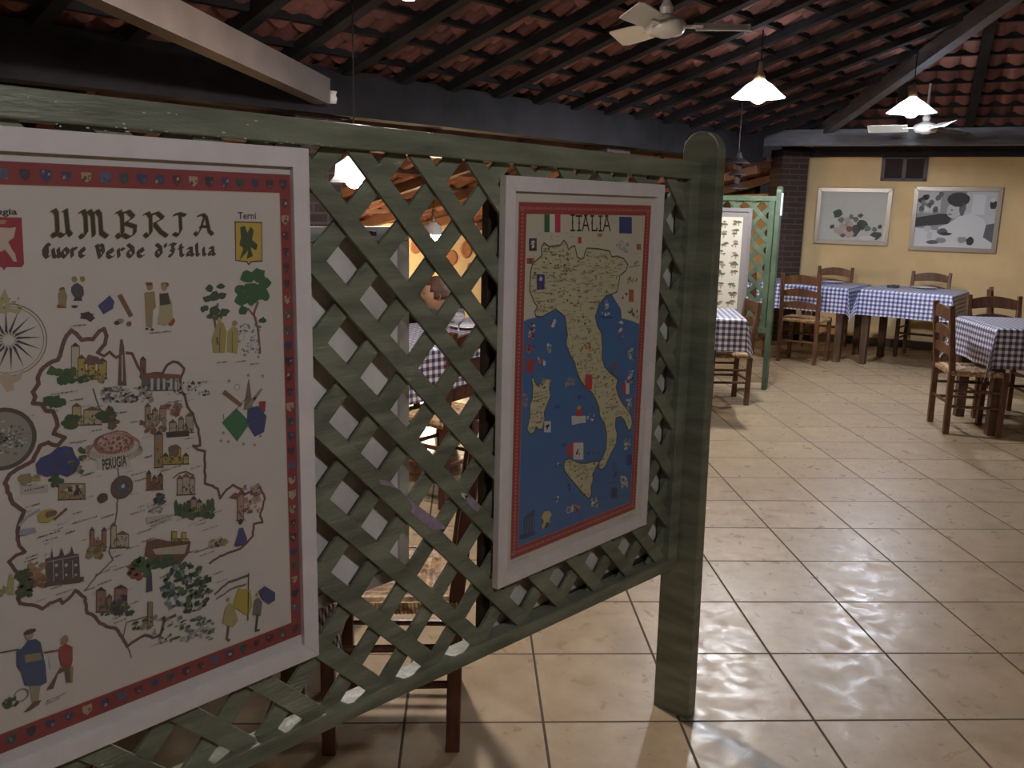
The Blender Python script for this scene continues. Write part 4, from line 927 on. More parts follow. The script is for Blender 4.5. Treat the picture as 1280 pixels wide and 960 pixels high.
A.blob(*z8(248, 648), 15, 22, (.05, .045, .04), 22, .02, R2); A.up(); A.tri_poly([z8(240,615),z8(262,612),z8(272,625),z8(262,650),z8(268,665),z8(250,660),z8(238,690),z8(230,680),z8(238,655),z8(228,640)], (.42, .36, .16))
pic(365, 600, z8, 8, 4, (wh, (.35, .15, .1), bk, tn), 24); A.ring(*z8(383, 605), 8, 2, rd, 16); A.ring(*z8(345, 608), 7, 2, wh, 16); pic(455, 580, z8, 4, 6, (wh, (.25, .3, .2), tn), 18)
A.words(*z8(135, 822), 60, (.1, .09, .09), R2, .0, 2); A.words(*z8(590, 640), 46, (.1, .09, .09), R2, .0, 2)
po = A.build('printed_sheet', ita); po.data.transform(T2m)

# ---- picture frames hung on the far side of the partition: their backs show through the slats
def back_panel(xl, xr, z0, z1, label, fm, y0=1.3135, fw=.026):
    r = empty('picture_frame', ((xl + xr) / 2, y0, z0), 0, label, 'picture frame'); T = Matrix.Translation((-(xl + xr) / 2, -y0, -z0))
    b = MB(); b.box(xl, xr, y0, y0 + .02, z0, z0 + fw); b.box(xl, xr, y0, y0 + .02, z1 - fw, z1); b.box(xl, xl + fw, y0, y0 + .02, z0 + fw, z1 - fw); b.box(xr - fw, xr, y0, y0 + .02, z0 + fw, z1 - fw)
    b.build('frame', fm, r, bevel=.001, xf=T)
    b = MB(); b.box(xl + fw - .004, xr - fw + .004, y0 + .006, y0 + .010, z0 + fw - .004, z1 - fw + .004); b.build('backing', board, r, xf=T)
    b = MB()
    b.box(xl + fw + .001, xl + fw + .004, y0 + .0102, y0 + .018, z0 + .1, z1 - .1)
    b = MB(); b.box(xl + .06, xr - .06, y0 + .0102, y0 + .0106, z0 + .06, z1 - .06); b.build('print', mat('plain_print', (.45, .43, .38), .7), r, xf=T)
    for xx in (xl + .1, xr - .1): b = MB(); b.bar((xx, 1.2955, z1 - .012), (xx, y0 + .001, z1 - .012), .008, .008); b.build('bracket', dark_frame, r, xf=T)
    return r
back_panel(.36, 1.163, .742, 1.456, 'silver edged frame seen from behind through the slats beside the Umbria map', silver)
back_panel(1.385, 2.168, .50, 1.545, 'dark edged frame seen from behind through the slats around the Italy map', dark_frame)

# ---- mushroom chart on the far trellis
FM = far.matrix_world
yloc = 1.262
pR = hit(941, 262, FM @ Vector((0, yloc, 0)), W_N); loc = FM.inverted() @ pR
xr = loc.x; zt2 = loc.z + .01
mus, T3 = frame_poster('framed_poster', xr - .66, xr, zt2 - .92, zt2, yloc, 'silver framed chart of mushrooms on the distant green trellis', fw=.03, mould=mat('pewter_frame', (.30, .29, .30), .35, metal=.5))
loc0 = mus.location.copy(); mus.matrix_world = FM @ Matrix.Translation(loc0)
sh = MB(); sh.cols = None
x0, x1, z0, z1 = xr - .63, xr - .03, zt2 - .89, zt2 - .03; yy = yloc + .0095
ms = [mat('chart_paper', (.72, .68, .55), .7), mat('print_brown', (.16, .11, .08), .7), mat('print_tan', (.38, .29, .19), .7), mat('print_green', (.12, .16, .08), .7), mat('chart_mount', (.30, .26, .24), .7)]
sh.add([(x0, yy, z0), (x1, yy, z0), (x1, yy, z1), (x0, yy, z1)], [(0, 1, 2, 3)], 4)
sh.add([(x0 + .045, yy - .0002, z0 + .04), (x1 - .045, yy - .0002, z0 + .04), (x1 - .045, yy - .0002, z1 - .045), (x0 + .045, yy - .0002, z1 - .045)], [(0, 1, 2, 3)], 0)
R3 = random.Random(4)
for r in range(9):
    for c in range(5):
        cx, cz = x0 + .1 + c * .1 + R3.uniform(-.01, .01), z1 - .1 - r * .085 + R3.uniform(-.01, .01)
        for q in range(R3.randint(3, 5)):
            w = R3.uniform(.010, .026); ax, az = cx + R3.uniform(-.025, .025), cz + R3.uniform(-.02, .02); mi = R3.choice((1, 1, 2, 2, 3))
            n = 8; sh.add([(ax + w * math.cos(PI * k / n), yy - .0006 - .0001 * q, az + w * .8 * math.sin(PI * k / n)) for k in range(n + 1)], [tuple(range(n + 1))], mi)
            sh.add([(ax - w * .25, yy - .0006, az), (ax + w * .25, yy - .0006, az), (ax + w * .2, yy - .0006, az - w), (ax - w * .3, yy - .0006, az - w)], [(0, 1, 2, 3)], 2)
o = sh.build('printed_sheet', ms, mus); o.data.transform(T3)

# ---- two pictures on the far wall
def wall_picture(px, label, kind):
    off = .03; P_ = WALL_P - W_N * off
    tl, br = hit(*px[0], P_, W_N), hit(*px[1], P_, W_N); tr = hit(*px[2], P_, W_N); bl = hit(*px[3], P_, W_N)
    s0 = ((tl + bl) / 2 - WALL_P).dot(W_R); s1 = ((tr + br) / 2 - WALL_P).dot(W_R); z1 = (tl.z + tr.z) / 2; z0 = (bl.z + br.z) / 2
    root = empty('wall_picture', wpt(s0, off, z0), 0, label, 'picture'); w, h = s1 - s0, z1 - z0; fw = .05
    mw = Matrix((W_R, W_N, Vector((0, 0, 1)))).transposed().to_4x4()
    fm = mat('champagne_frame', (.42, .36, .29), .3, metal=.45)
    b = MB()
    for pts in ([(0, 0), (w, 0), (w - fw, fw), (fw, fw)], [(w, 0), (w, h), (w - fw, h - fw), (w - fw, fw)], [(w, h), (0, h), (fw, h - fw), (w - fw, h - fw)], [(0, h), (0, 0), (fw, fw), (fw, h - fw)]):
        b.prism([(x, 0, z) for x, z in pts], (0, .028, 0))
    b.build('frame', fm, root, bevel=.004, xf=mw)
    b = MB(); b.add([(fw - .005, .008, fw - .005), (w - fw + .005, .008, fw - .005), (w - fw + .005, .008, h - fw + .005), (fw - .005, .008, h - fw + .005)], [(0, 1, 2, 3)]); b.build('glass', glass, root, xf=mw)
    b = MB(); rr_ = random.Random(9)
    W, H = w - 2 * fw, h - 2 * fw
    def add(pts, mi, ly): b.add([(fw + x * W, .014 - .0003 * ly, fw + z * H) for x, z in pts], [tuple(range(len(pts)))], mi)
    def blob(x, z, rx, rz, mi, ly, n=12, j=.15): add([(x + rx * (1 + rr_.uniform(-j, j)) * math.cos(2*PI*k/n), z + rz * (1 + rr_.uniform(-j, j)) * math.sin(2*PI*k/n)) for k in range(n)], mi, ly)
    if kind == 'leaves':
        ms = [mat('pic_ground', (.50, .50, .46), .6), mat('pic_leaf_dark', (.05, .06, .05), .6), mat('pic_leaf', (.13, .15, .12), .6), mat('pic_fruit', (.42, .34, .30), .6), mat('pic_red', (.17, .06, .05), .6), mat('pic_pale', (.62, .60, .55), .6)]
        add([(-.02, -.02), (1.02, -.02), (1.02, 1.02), (-.02, 1.02)], 0, 0)
        for x, z, r, mi in ((.27,.55,.10,1),(.33,.42,.06,2),(.62,.52,.05,1),(.55,.45,.06,2),(.66,.34,.10,1),(.74,.26,.07,2),(.56,.22,.13,1),(.20,.28,.05,1),(.88,.12,.10,1),(.93,.30,.04,1),(.85,.24,.05,2),(.48,.5,.05,2)): blob(x, z, r * .8, r, mi, 1 + mi, 9, .3)
        for x, z, r in ((.28,.2,.07),(.38,.28,.08),(.46,.33,.08),(.35,.14,.07),(.47,.14,.09),(.42,.42,.06)): blob(x, z, r * .8, r, 3, 5)
        blob(.38, .10, .04, .04, 4, 6); blob(.47, .24, .05, .06, 4, 6); blob(.75, .06, .12, .05, 5, 4)
    else:
        g = [(.55,)*3, (.03,)*3, (.12,)*3, (.30,)*3, (.68,)*3]
        ms = [mat('bw_%d' % i, c, .6) for i, c in enumerate(g)]
        add([(-.02, -.02), (1.02, -.02), (1.02, 1.02), (-.02, 1.02)], 3, 0)
        add([(.55, .3), (1.0, .3), (1.0, 1.0), (.62, 1.0)], 0, 1); add([(.7, .6), (.86, .6), (.86, .95), (.7, .95)], 4, 2); add([(0, .6), (.3, .62), (.3, 1), (0, 1)], 0, 1)
        for _ in range(16): blob(rr_.uniform(.02, .3), rr_.uniform(.62, .95), .035, .05, rr_.choice((1, 2, 3, 4)), 2)
        blob(.96, .78, .05, .08, 1, 3); blob(.95, .86, .03, .04, 4, 4)
        add([(0, .35), (.42, .42), (.5, .6), (.3, .6), (0, .52)], 1, 3); add([(-.02, -.02), (1.02, -.02), (1.0, .2), (.6, .25), (0, .34)], 4, 3)
        add([(.42, .12), (.95, -.01), (.96, .2), (.86, .52), (.70, .62), (.55, .56), (.42, .42), (.30, .36), (.32, .22)], 4, 4)
        blob(.48, .66, .10, .14, 0, 5, 14, .06); blob(.52, .86, .14, .13, 1, 6, 14, .06); blob(.58, .70, .04, .12, 2, 6); blob(.45, .67, .015, .012, 1, 7); blob(.43, .59, .03, .012, 2, 7)
        blob(.36, .28, .07, .06, 2, 6); blob(.4, .24, .08, .03, 1, 7); blob(.16, .33, .05, .06, 0, 6); blob(.62, .14, .06, .06, 3, 6); blob(.72, .12, .05, .08, 1, 7); blob(.24, .08, .08, .04, 2, 7); blob(.35, .12, .07, .05, 3, 6); blob(.2, .2, .04, .07, 0, 6)
        add([(.88, .2), (1, .1), (1, .45), (.9, .42)], 2, 5)
    b.build('printed_sheet', ms, root, xf=mw)
wall_picture(((1022.5, 234.5), (1110, 308), (1116, 235), (1016.5, 304)), 'framed still life of fruit and leaves on pale ground, on the ochre wall', 'leaves')
wall_picture(((1143, 233), (1246, 318), (1254, 234), (1135, 312)), 'framed black and white photo of a white-coated person in a dark cap', 'bw')

# ------------------------------------------------------------------ furniture
def make_chair(wood):
    root = empty('dining_chair', (0, 0, 0))
    hw = .185; H = .90
    for s in (-1, 1):
        b = MB(); b.bar((s*hw, -.17, 0), (s*hw, -.175, .45), .036, .04); b.bar((s*hw, -.175, .45), (s*hw, -.225, H), .036, .04, .032, .034); b.build('leg', wood, root, bevel=.004)
    for s in (-1, 1):
        b = MB(); b.bar((s*.195, .17, 0), (s*.195, .17, .455), .038, .038); b.build('leg', wood, root, bevel=.004)
    for z0, h in ((.55, .055), (.67, .06), (.79, .075)):
        b = MB(); n = 10; y = -.178 - (z0 - .45) * .11
        fr, bk_ = [], []
        for i in range(n + 1):
            t = i / n; x = -hw + .01 + (2*hw - .02) * t; bow = -.022 * math.sin(PI * t); arch = .028 * math.sin(PI * t)
            fr.append((x, y + bow, z0 + arch * .45, z0 + h + arch))
        vs = []
        for x, yy, a, c in fr: vs += [(x, yy + .007, a), (x, yy - .007, a), (x, yy - .010, c), (x, yy + .004, c)]
        fs = [(0, 1, 2, 3), tuple(4*n + k for k in (3, 2, 1, 0))]
        for i in range(n):
            for k in range(4): fs.append((4*i + k, 4*i + (k+1) % 4, 4*(i+1) + (k+1) % 4, 4*(i+1) + k))
        b.add(vs, fs); b.build('back_slat', wood, root)
    for a, c, z in (((-hw, -.17), (-.195, .17), .20), ((hw, -.17), (.195, .17), .20), ((-hw, -.17), (-.195, .17), .31), ((hw, -.17), (.195, .17), .31), ((-.195, .17), (.195, .17), .26), ((-hw, -.172), (hw, -.172), .22)):
        b = MB(); b.bar((*a, z), (*c, z), .022, .022, n=8); b.build('stretcher', wood, root)
    for a, c in (((-hw, -.17), (-.195, .17)), ((hw, -.17), (.195, .17)), ((-.195, .17), (.195, .17)), ((-hw, -.172), (hw, -.172))):
        b = MB(); b.bar((*a, .43), (*c, .43), .026, .026, n=8); b.build('seat_rail', wood, root)
    b = MB(); n = 40; vs = []; fs = []
    def sz(u, v):   # rush weave: ridges run inwards from every edge
        d = max(abs(u), abs(v)); c = u if abs(u) < abs(v) else v
        edge = max(0, (d - .82) / .18)
        return .455 - .006 * (1 - d) + .0035 * math.sin(d * 26 * PI / 1.0 * .55) - .012 * edge ** 2
    for j in range(n + 1):
        for i in range(n + 1):
            u, v = 2 * i / n - 1, 2 * j / n - 1; vs.append((u * (.19 + .012 * (v + 1) / 2), v * .178, sz(u, v)))
    for j in range(n):
        for i in range(n): a = j * (n+1) + i; fs.append((a, a+1, a+n+2, a+n+1))
    k0 = len(vs); vs += [(-.19, -.178, .42), (.19, -.178, .42), (.202, .178, .42), (-.202, .178, .42)]; fs.append((k0+3, k0+2, k0+1, k0))
    b.add(vs, fs)
    for (a, c, nn) in (((-.195, -.178), (.195, -.178), 34), ((.2, -.178), (.204, .178), 34), ((.2, .18), (-.2, .18), 34), ((-.204, .178), (-.2, -.178), 34)):
        for k in range(nn):
            t = (k + .5) / nn; p = Vector(a).lerp(Vector(c), t); b.tube([(p.x, p.y, .419), (p.x * 1.02, p.y * 1.03, .436), (p.x, p.y, .449)], .0058, 5)
    b.build('seat', straw, root, smooth=False)
    return root
proto = make_chair(chair_wood)
CH = 'rush seated ladder back chairs'
used = [False]
def face(d): return math.atan2(-d[0], d[1])     # local +Y -> d
def chair(x, y, d, label, s=1, recolor=None):
    o = proto if not used[0] else dup(proto)
    used[0] = True
    o.location = (x, y, 0); o.rotation_euler = (0, 0, face(d)); o.scale = (1, 1, 1)
    tag(o, label, 'chair', CH); 
    if recolor:
        for c in kids(o):
            if c.name.split('.')[0] != 'seat':
                c.data = c.data.copy(); c.data.materials.clear(); c.data.materials.append(recolor)
    return o
ta = Vector((math.cos(math.radians(44.75)), math.sin(math.radians(44.75)), 0)); tb = Vector((ta.y, -ta.x, 0))
def cloth(name, L, Wd, drop, gm, seed, hL=None):
    """table cloth with a falling hem; local frame centred on the table, top at z=0"""
    R = random.Random(seed); mb = MB(); cell = .02
    nx = int((L + 2 * drop) / cell) + 1; ny = int((Wd + 2 * drop) / cell) + 1
    sx = (L + 2 * drop) / nx; sy = (Wd + 2 * drop) / ny
    ph = [R.uniform(0, 6.28) for _ in range(8)]
    def pos(u, v):
        ox = max(0, abs(u) - L / 2); oy = max(0, abs(v) - Wd / 2); gx = math.copysign(1, u); gy = math.copysign(1, v)
        x = max(-L/2, min(L/2, u)); y = max(-Wd/2, min(Wd/2, v)); z = .004
        if ox and not oy:
            wv = .010 * math.sin(v * 16 + ph[0]) * (ox / drop) ; x += gx * (.010 + .05 * ox + wv * .8); z = -ox * .995
        elif oy and not ox:
            wv = .010 * math.sin(u * 15 + ph[1]) * (oy / drop); y += gy * (.010 + .05 * oy + wv * .8); z = -oy * .995
        elif ox and oy:
            m_ = min(ox, oy); M_ = max(ox, oy); h = math.hypot(ox, oy)
            z = -(M_ + .35 * m_ * (m_ / M_)); fl = .010 + .05 * M_ + .30 * m_
            x += gx * fl * (.55 + .45 * ox / (ox + oy)) ; y += gy * fl * (.55 + .45 * oy / (ox + oy))
        return (x, y, z)
    for j in range(ny + 1):
        for i in range(nx + 1):
            u, v = -L/2 - drop + i * sx, -Wd/2 - drop + j * sy
            mb.uv[len(mb.v)] = (u + 2, v + 2); mb.v.append(pos(u, v))
    for j in range(ny):
        for i in range(nx): a = j * (nx+1) + i; mb.f.append((a, a+1, a+nx+2, a+nx+1)); mb.mi.append(0)
    o = mb.build(name, gm, smooth=True)
    return o
def table(cx, cy, rz, L, Wd, h, label, leg=.075, inset=.03, rail=True, group='square wooden dining tables'):
    r = empty('dining_table', (cx, cy, 0), rz, label, 'table', group)
    b = MB(); b.box(-L/2 + .004, L/2 - .004, -Wd/2 + .004, Wd/2 - .004, h - .03, h - .003); b.build('tabletop', table_wood, r, bevel=.003)
    for sx in (-1, 1):
        for sy in (-1, 1):
            b = MB(); x, y = sx * (L/2 - inset - leg/2), sy * (Wd/2 - inset - leg/2); b.bar((x, y, 0), (x, y, h - .03), leg * .85, leg * .85, leg, leg); b.build('leg', table_wood, r, bevel=.004)
    for s in (-1, 1):
        b = MB(); y = s * (Wd/2 - inset - leg/2); b.box(-L/2 + inset + leg, L/2 - inset - leg, y - .012, y + .012, h - .12, h - .03); b.build('apron', table_wood, r)
        b = MB(); x = s * (L/2 - inset - leg/2); b.box(x - .012, x + .012, -Wd/2 + inset + leg, Wd/2 - inset - leg, h - .12, h - .03); b.build('apron', table_wood, r)
    return r
def clothed(cx, cy, rz, L, Wd, h, drop, gm, seed, tl, cl, leg=.075, inset=.03):
    table(cx, cy, rz, L, Wd, h, tl, leg, inset)
    o = cloth('tablecloth', L, Wd, drop, gm, seed); o.location = (cx, cy, h - .0005); o.rotation_euler = (0, 0, rz)
    tag(o, cl, 'tablecloth', 'checked tablecloths'); return o
TH = .757
wr = math.atan2(W_R.y, W_R.x)
# long row by the far wall
def row_table(fl, fr, dep, seed, tl, cl):
    d = (fr - fl).normalized(); n = Vector((-d.y, d.x, 0)); L = (fr - fl).length; c = (fl + fr) / 2 + n * dep / 2
    clothed(c.x, c.y, math.atan2(d.y, d.x), L, dep, TH, .25, ging_blue, seed, tl, cl); return c, d, n
z0v = (0, 0, TH)
g1 = hit(1189.7, 370, z0v, (0, 0, 1)); g1.z = 0
DR = Vector((.09, -.996, 0)).normalized()
def along(px, p):      # point on the line p + t*DR seen in image column px
    pl = CR - CF * ((px - 640) / F_PX); t = -(p - Vector((CAM.x, CAM.y, 0))).dot(Vector((pl.x, pl.y, 0))) / Vector((pl.x, pl.y, 0)).dot(DR); return p + DR * t
f1 = g1 - DR * .84
c2, d2, n2 = row_table(f1, g1, .80, 2, 'dark wooden table by the far wall, at the right end of the joined row', 'blue checked cloth on the right table of the joined row by the ochre wall')
g0 = f1 - DR * .10 + Vector((-.06, 0, 0)); f0 = g0 - DR * 1.12
c1, d1, n1_ = row_table(f0, g0, .80, 5, 'dark wooden table by the far wall, left one of the joined row', 'blue checked cloth on the left table of the joined row, nearest the brick pier')
# right-hand table
kc = hit(1247, 411, z0v, (0, 0, 1)); kf = hit(1197, 395, z0v, (0, 0, 1)); kc.z = kf.z = 0
e1v = (kf - kc).normalized(); e2v = Vector((e1v.y, -e1v.x, 0)); LR = (kf - kc).length
cR = kc + e1v * LR / 2 + e2v * .55
clothed(cR.x, cR.y, math.atan2(e2v.y, e2v.x), 1.1, LR, TH, .27, ging_dark, 9, 'dark wooden table at the right edge of the view', 'dark blue checked cloth on the table at the right edge, nearest in the open room')
# small table beside the far trellis
sF, sN = hit(917, 386, (0, 0, .757), (0, 0, 1)), hit(933, 399, (0, 0, .757), (0, 0, 1)); sF.z = sN.z = 0
ev = (sF - sN).normalized(); pv = Vector((-ev.y, ev.x, 0)); LS = (sF - sN).length
cS = sN + ev * LS / 2 + pv * .37
clothed(cS.x, cS.y, math.atan2(pv.y, pv.x), .74, LS, .757, .23, ging_dark, 12, 'dark wooden table between the near end post and the far trellis', 'checked cloth on the table half hidden by the near green end post', leg=.055, inset=.17)
# table behind the slats
xa, yb_ = 2.95, hit(545, 435, z0v, (0, 0, 1)).y
clothed(3.66, yb_ + .40, 0, 1.47, .80, TH, .27, ging_dark, 15, 'dark wooden table behind the trellis where the person sits', 'checked cloth on the table seen between the two map posters')
# table close behind the partition on the left
kk = Vector((1.31, 1.87, 0)); cL = kk - tb * .40 + ta * .42
clothed(cL.x, cL.y, math.atan2(tb.y, tb.x), .80, .80, TH, .38, ging_dark, 17, 'dark wooden table close behind the Umbria map', 'checked cloth corner hanging low behind the trellis under the Umbria map')

# chairs
chair(6.715 + .18*.54, 1.89 - .18*.84, (.54, -.84), 'brown ladder back chair at the left side of the right-hand table, tucked under its cloth')
pR1 = ray(1258, 380); pR1 = pR1 * (6.75 / pR1.dot(CF)); chair(pR1.x, pR1.y, -e1v + Vector((0, 0, 0)), 'brown ladder back chair behind the right-hand table, only its arched top rail showing')
pR2 = ray(1254, 370); pR2 = pR2 * (7.55 / pR2.dot(CF)); chair(pR2.x + .1, pR2.y - .1, (.2, -.98), 'darker chair seen edge on behind the right-hand table, its posts leaning')
ml = (hit(980, 452, (0, 0, 0), (0, 0, 1)) + hit(1018, 457, (0, 0, 0), (0, 0, 1))) / 2; ch = ml + W_N * .18; chair(ch.x, ch.y, n1_, 'brown chair with its back to the viewer at the left table of the joined row')
q = c1 + n1_ * .60 + d1 * .05; chair(q.x, q.y, -n1_, 'chair behind the left table of the joined row, its top rail against the ochre wall')
q = c2 + n2 * .60 - d2 * .03; chair(q.x, q.y, -n2, 'chair behind the right table of the joined row, its rail above a white plate')
q = ml + W_N * .14 - W_R * .62; chair(q.x, q.y, n1_, 'brown chair mostly hidden by the far trellis post')
# chair by the far trellis
bn = hit(938, 506, (0, 0, 0), (0, 0, 1)); cc = bn + ta * .15 - tb * .20; chair(cc.x, cc.y, -tb, 'brown chair turned side on beside the far trellis post, seat under the checked cloth').scale = (.9, .93, .9)
# chair just behind the near partition
bn = hit(568, 938, (0, 0, 0), (0, 0, 1)); cc = bn + ta * .19 - tb * .175
chair(cc.x, cc.y, -tb, 'reddish chair right behind the trellis, its golden rush seat showing through the slats', recolor=chair_red)
# chair at the person's table
q = Vector((3.12, yb_ - .12, 0)); chair(q.x, q.y, (-.1, 1), 'dark chair pushed under the table seen between the two map posters', recolor=chair_red)

# things on the row tables
def plate(p, z, r, label, oval=1):
    b = MB(); b.lathe([(0, .004), (r * .55, .004), (r * .62, .008), (r, .018), (r * 1.0, .021), (r * .6, .012), (0, .008)], n=28)
    o = b.build('plate', china, smooth=True); o.location = (p.x, p.y, z); tag(o, label, 'plate', 'white plates'); return o
pp = c2 + n2 * .24 + d2 * .03; plate(pp, TH + .004, .12, 'white plate on the right table of the joined row')
pp = c1 + n1_ * .2 + d1 * .22; plate(pp, TH + .004, .11, 'white plate on the left table of the joined row')
pp = hit(586, 409, (0, 0, TH + .01), (0, 0, 1)); plate(pp, TH + .004, .12, 'white plate in front of the person behind the trellis')
def napkin(p, z, m, label, rz=.4, s=.1):
    b = MB(); n = 6; vs = []; fs = []
    for j in range(n + 1):
        for i in range(n + 1): u, v = i / n - .5, j / n - .5; vs.append((u * 1.6 * s, v * s, .004 + .012 * abs(math.sin(5 * u + 2 * v)) + .004 * math.cos(9 * v)))
    for j in range(n):
        for i in range(n): a = j*(n+1)+i; fs.append((a, a+1, a+n+2, a+n+1))
    b.add(vs, fs); o = b.build('napkin', m, smooth=True); md = o.modifiers.new('s', 'SOLIDIFY'); md.thickness = .004
    o.location = (p.x, p.y, z + .003); o.rotation_euler = (0, 0, rz); tag(o, label, 'napkin', 'folded napkins'); return o
pp = c2 + n2 * .12 - d2 * .24; napkin(pp, TH + .003, mat('dark_napkin', (.04, .045, .09), .7), 'dark checked napkin on the right table of the joined row', .3, .12)
pp = c1 + n1_ * .0 + d1 * .16; napkin(pp, TH + .003, mat('blue_napkin', (.10, .12, .42), .7), 'blue napkin on the left table of the joined row', 1.0, .12)
# wine glass behind the slats
b = MB(); b.lathe([(.0, 0), (.034, 0), (.032, .003), (.006, .008), (.004, .06), (.008, .075), (.03, .10), (.036, .13), (.031, .165), (.0295, .165), (.034, .13), (.028, .102), (.0, .08)], n=20)
gm = mat('clear_glass', (.9, .9, .92), .05); gm.node_tree.nodes['Principled BSDF'].inputs['Transmission Weight'].default_value = .9
o = b.build('wine_glass', gm, smooth=True); gp = hit(573, 424, (0, 0, TH), (0, 0, 1)); o.location = (gp.x, gp.y, TH + .006); tag(o, 'stemmed glass standing on the cloth behind the trellis', 'glass')

# ------------------------------------------------------------------ lamps
def lamp(name, pos, ztop, bm, label, R=.20, cord=mat('black_cable', (.01, .008, .008), .9, spec=.1), group='pendant lamps with white shades', globe=.062, sm=None):
    root = empty(name, pos, 0, label, 'lamp', group)
    b = MB(); b.lathe([(.03, .13), (.05, .11), (.09, .085), (R * .8, .03), (R, 0), (R * .97, .0), (R * .78, .026), (.085, .078), (.045, .104), (.03, .124)], n=36); b.build('lamp_shade', sm or shade_mat, root, smooth=True)
    b = MB(); b.lathe([(0, .24), (.010, .24), (.016, .18), (.034, .15), (.036, .12), (0, .12)], n=18); b.build('socket', brass, root, smooth=True)
    b = MB()
    prof = []
    for k in range(9): a = -PI/2 + PI * k / 8 * .92; prof.append((max(.0001, globe * math.cos(a)), globe * math.sin(a) + .02))
    prof.append((.018, globe + .045)); prof.append((.018, .125)); b.lathe(prof, n=14); b.build('bulb', bm, root, smooth=True)
    b = MB(); b.tube([(0, 0, .235), (0, 0, ztop - pos[2])], .004, 6); b.build('cord', cord, root)
    return root
def at_h(px, py, D): d = ray(px, py); h = math.hypot(d.x, d.y); return CAM + d * (D / h)
cool = bulb_mat('bulb_cool', (.93, .95, 1.0), 330); cool2 = bulb_mat('bulb_daylight', (.80, .86, 1.0), 250); warm = bulb_mat('bulb_warm', (1.0, .78, .50), 420); neutral = bulb_mat('bulb_neutral', (1.0, .88, .82), 330); dimb = bulb_mat('bulb_soft', (.98, .97, 1.0), 150)
def roofz(p): return min(zA(p), zB(p)) - .02
p = at_h(948, 122, 6.75); lamp('pendant_lamp', p, roofz(p), cool, 'lit white shaded pendant lamp on a brass stem, left of two in the open room', R=.187)
p = at_h(1139, 141, 8.4); lamp('pendant_lamp', p, roofz(p), cool2, 'lit bluish white pendant lamp above the joined tables, right of two')
p = Vector((2.42, 2.74, 2.30)); lamp('pendant_lamp', p, roofz(p), neutral, 'lit pendant lamp hanging high behind the trellis, above the Umbria map corner', R=.13)
p = at_h(443, 228, 4.6); lamp('pendant_lamp', p, roofz(p), bulb_mat('bulb_white', (1, .96, .92), 14), 'bright bulb seen through the slats beside the corner of the Umbria map', R=.12, globe=.05)
p = at_h(541, 293, 9.3); lamp('pendant_lamp', p, zC(p.y) - .1, warm, 'warm glowing lamp in front of the yellow annex wall', R=.12, globe=.088, sm=enamel)
p = Vector((.58, -.83, 2.52)); lamp('pendant_lamp', p, roofz(p), dimb, 'pendant lamp over the aisle behind the viewer')

def fan(pos, ztop, r, angs, label):
    root = empty('ceiling_fan', pos, 0, label, 'ceiling fan', 'cream ceiling fans')
    b = MB(); b.lathe([(0, -.055), (.03, -.055), (.045, -.045), (.085, -.04), (.10, -.02), (.105, .01), (.09, .03), (.05, .045), (.03, .06), (0, .06)], n=28); b.build('motor', fan_white, root, smooth=True)
    b = MB(); b.lathe([(.028, .05), (.036, .09), (.015, .13), (0, .13)], n=16); b.tube([(0, 0, .12), (0, 0, ztop - pos[2])], .011, 10); b.build('rod', fan_white, root)
    for a in angs:
        b = MB(); c, s = math.cos(a), math.sin(a); t = Vector((-s, c, 0)); n = 12; vs = []
        for i in range(n + 1):
            u = i / n; x = .15 + (r - .15) * u; w = .045 + .02 * math.sin(PI * min(u * 1.2, 1) * .5) if u < .93 else .045
            tw = .026; pz = 0
            for e in (-1, 1):
                q = Vector((c * x, s * x, 0)) + t * (w * e); vs.append((q.x, q.y, pz + tw * e + .003)); vs.append((q.x, q.y, pz + tw * e - .003))
        fs = [(0, 1, 3, 2), (4*n, 4*n+2, 4*n+3, 4*n+1)]
        for i in range(n):
            k = 4 * i; fs += [(k, k+2, k+6, k+4), (k+1, k+5, k+7, k+3), (k, k+4, k+5, k+1), (k+2, k+3, k+7, k+6)]
        b.add(vs, fs); bl = b.build('blade', fan_white, root)
        b = MB(); b.bar((c*.08, s*.08, .0), (c*.19, s*.19, .0), .035, .012); b.build('blade_iron', fan_white, bl)
    return root
def cam_dir(px, py, D, px2, py2):   # angle (about z) of the horizontal direction from one pixel to another at one height
    a = at_h(px, py, D); b_ = hit(px2, py2, (0, 0, a.z), (0, 0, 1)); return a, math.atan2((b_ - a).y, (b_ - a).x), (b_ - a).length
fp_, a1, r1 = cam_dir(832, 33, 4.9, 930, 27)
r1 = .44
right_ang = math.atan2(CR.y, CR.x)
fan(fp_, roofz(fp_), r1, [right_ang - .03, right_ang - .03 + 2*PI/3, right_ang - .03 - 2*PI/3], 'cream ceiling fan with three blades under the tiled roof, nearest the viewer')
fp2 = at_h(1157, 160, 9.25)
fan(fp2, roofz(fp2), .50, [right_ang + .5, right_ang + .5 + 2*PI/3, right_ang + .5 - 2*PI/3], 'distant ceiling fan catching the light just under the bluish lamp')

# unlit tiered lantern beside the brick pier
p = at_h(922, 212, 8.4)
r = empty('hanging_lantern', p, 0, 'dark unlit tiered lantern hanging left of the brick pier', 'lantern')
lm = mat('lantern_metal', (.035, .022, .02), .5, metal=.3)
b = MB()
b.lathe([(0, .16), (.02, .15), (.04, .10), (.10, .06), (.105, .05), (.04, .05), (.03, .0), (.075, -.04), (.08, -.05), (.03, -.05), (.025, -.12), (.10, -.16), (.10, -.17), (.03, -.17), (.0, -.2)], n=20); b.build('body', lm, r, smooth=False)
b = MB(); b.tube([(0, 0, .15), (0, 0, roofz(p) - p.z)], .005, 6); b.build('chain', lm, r)

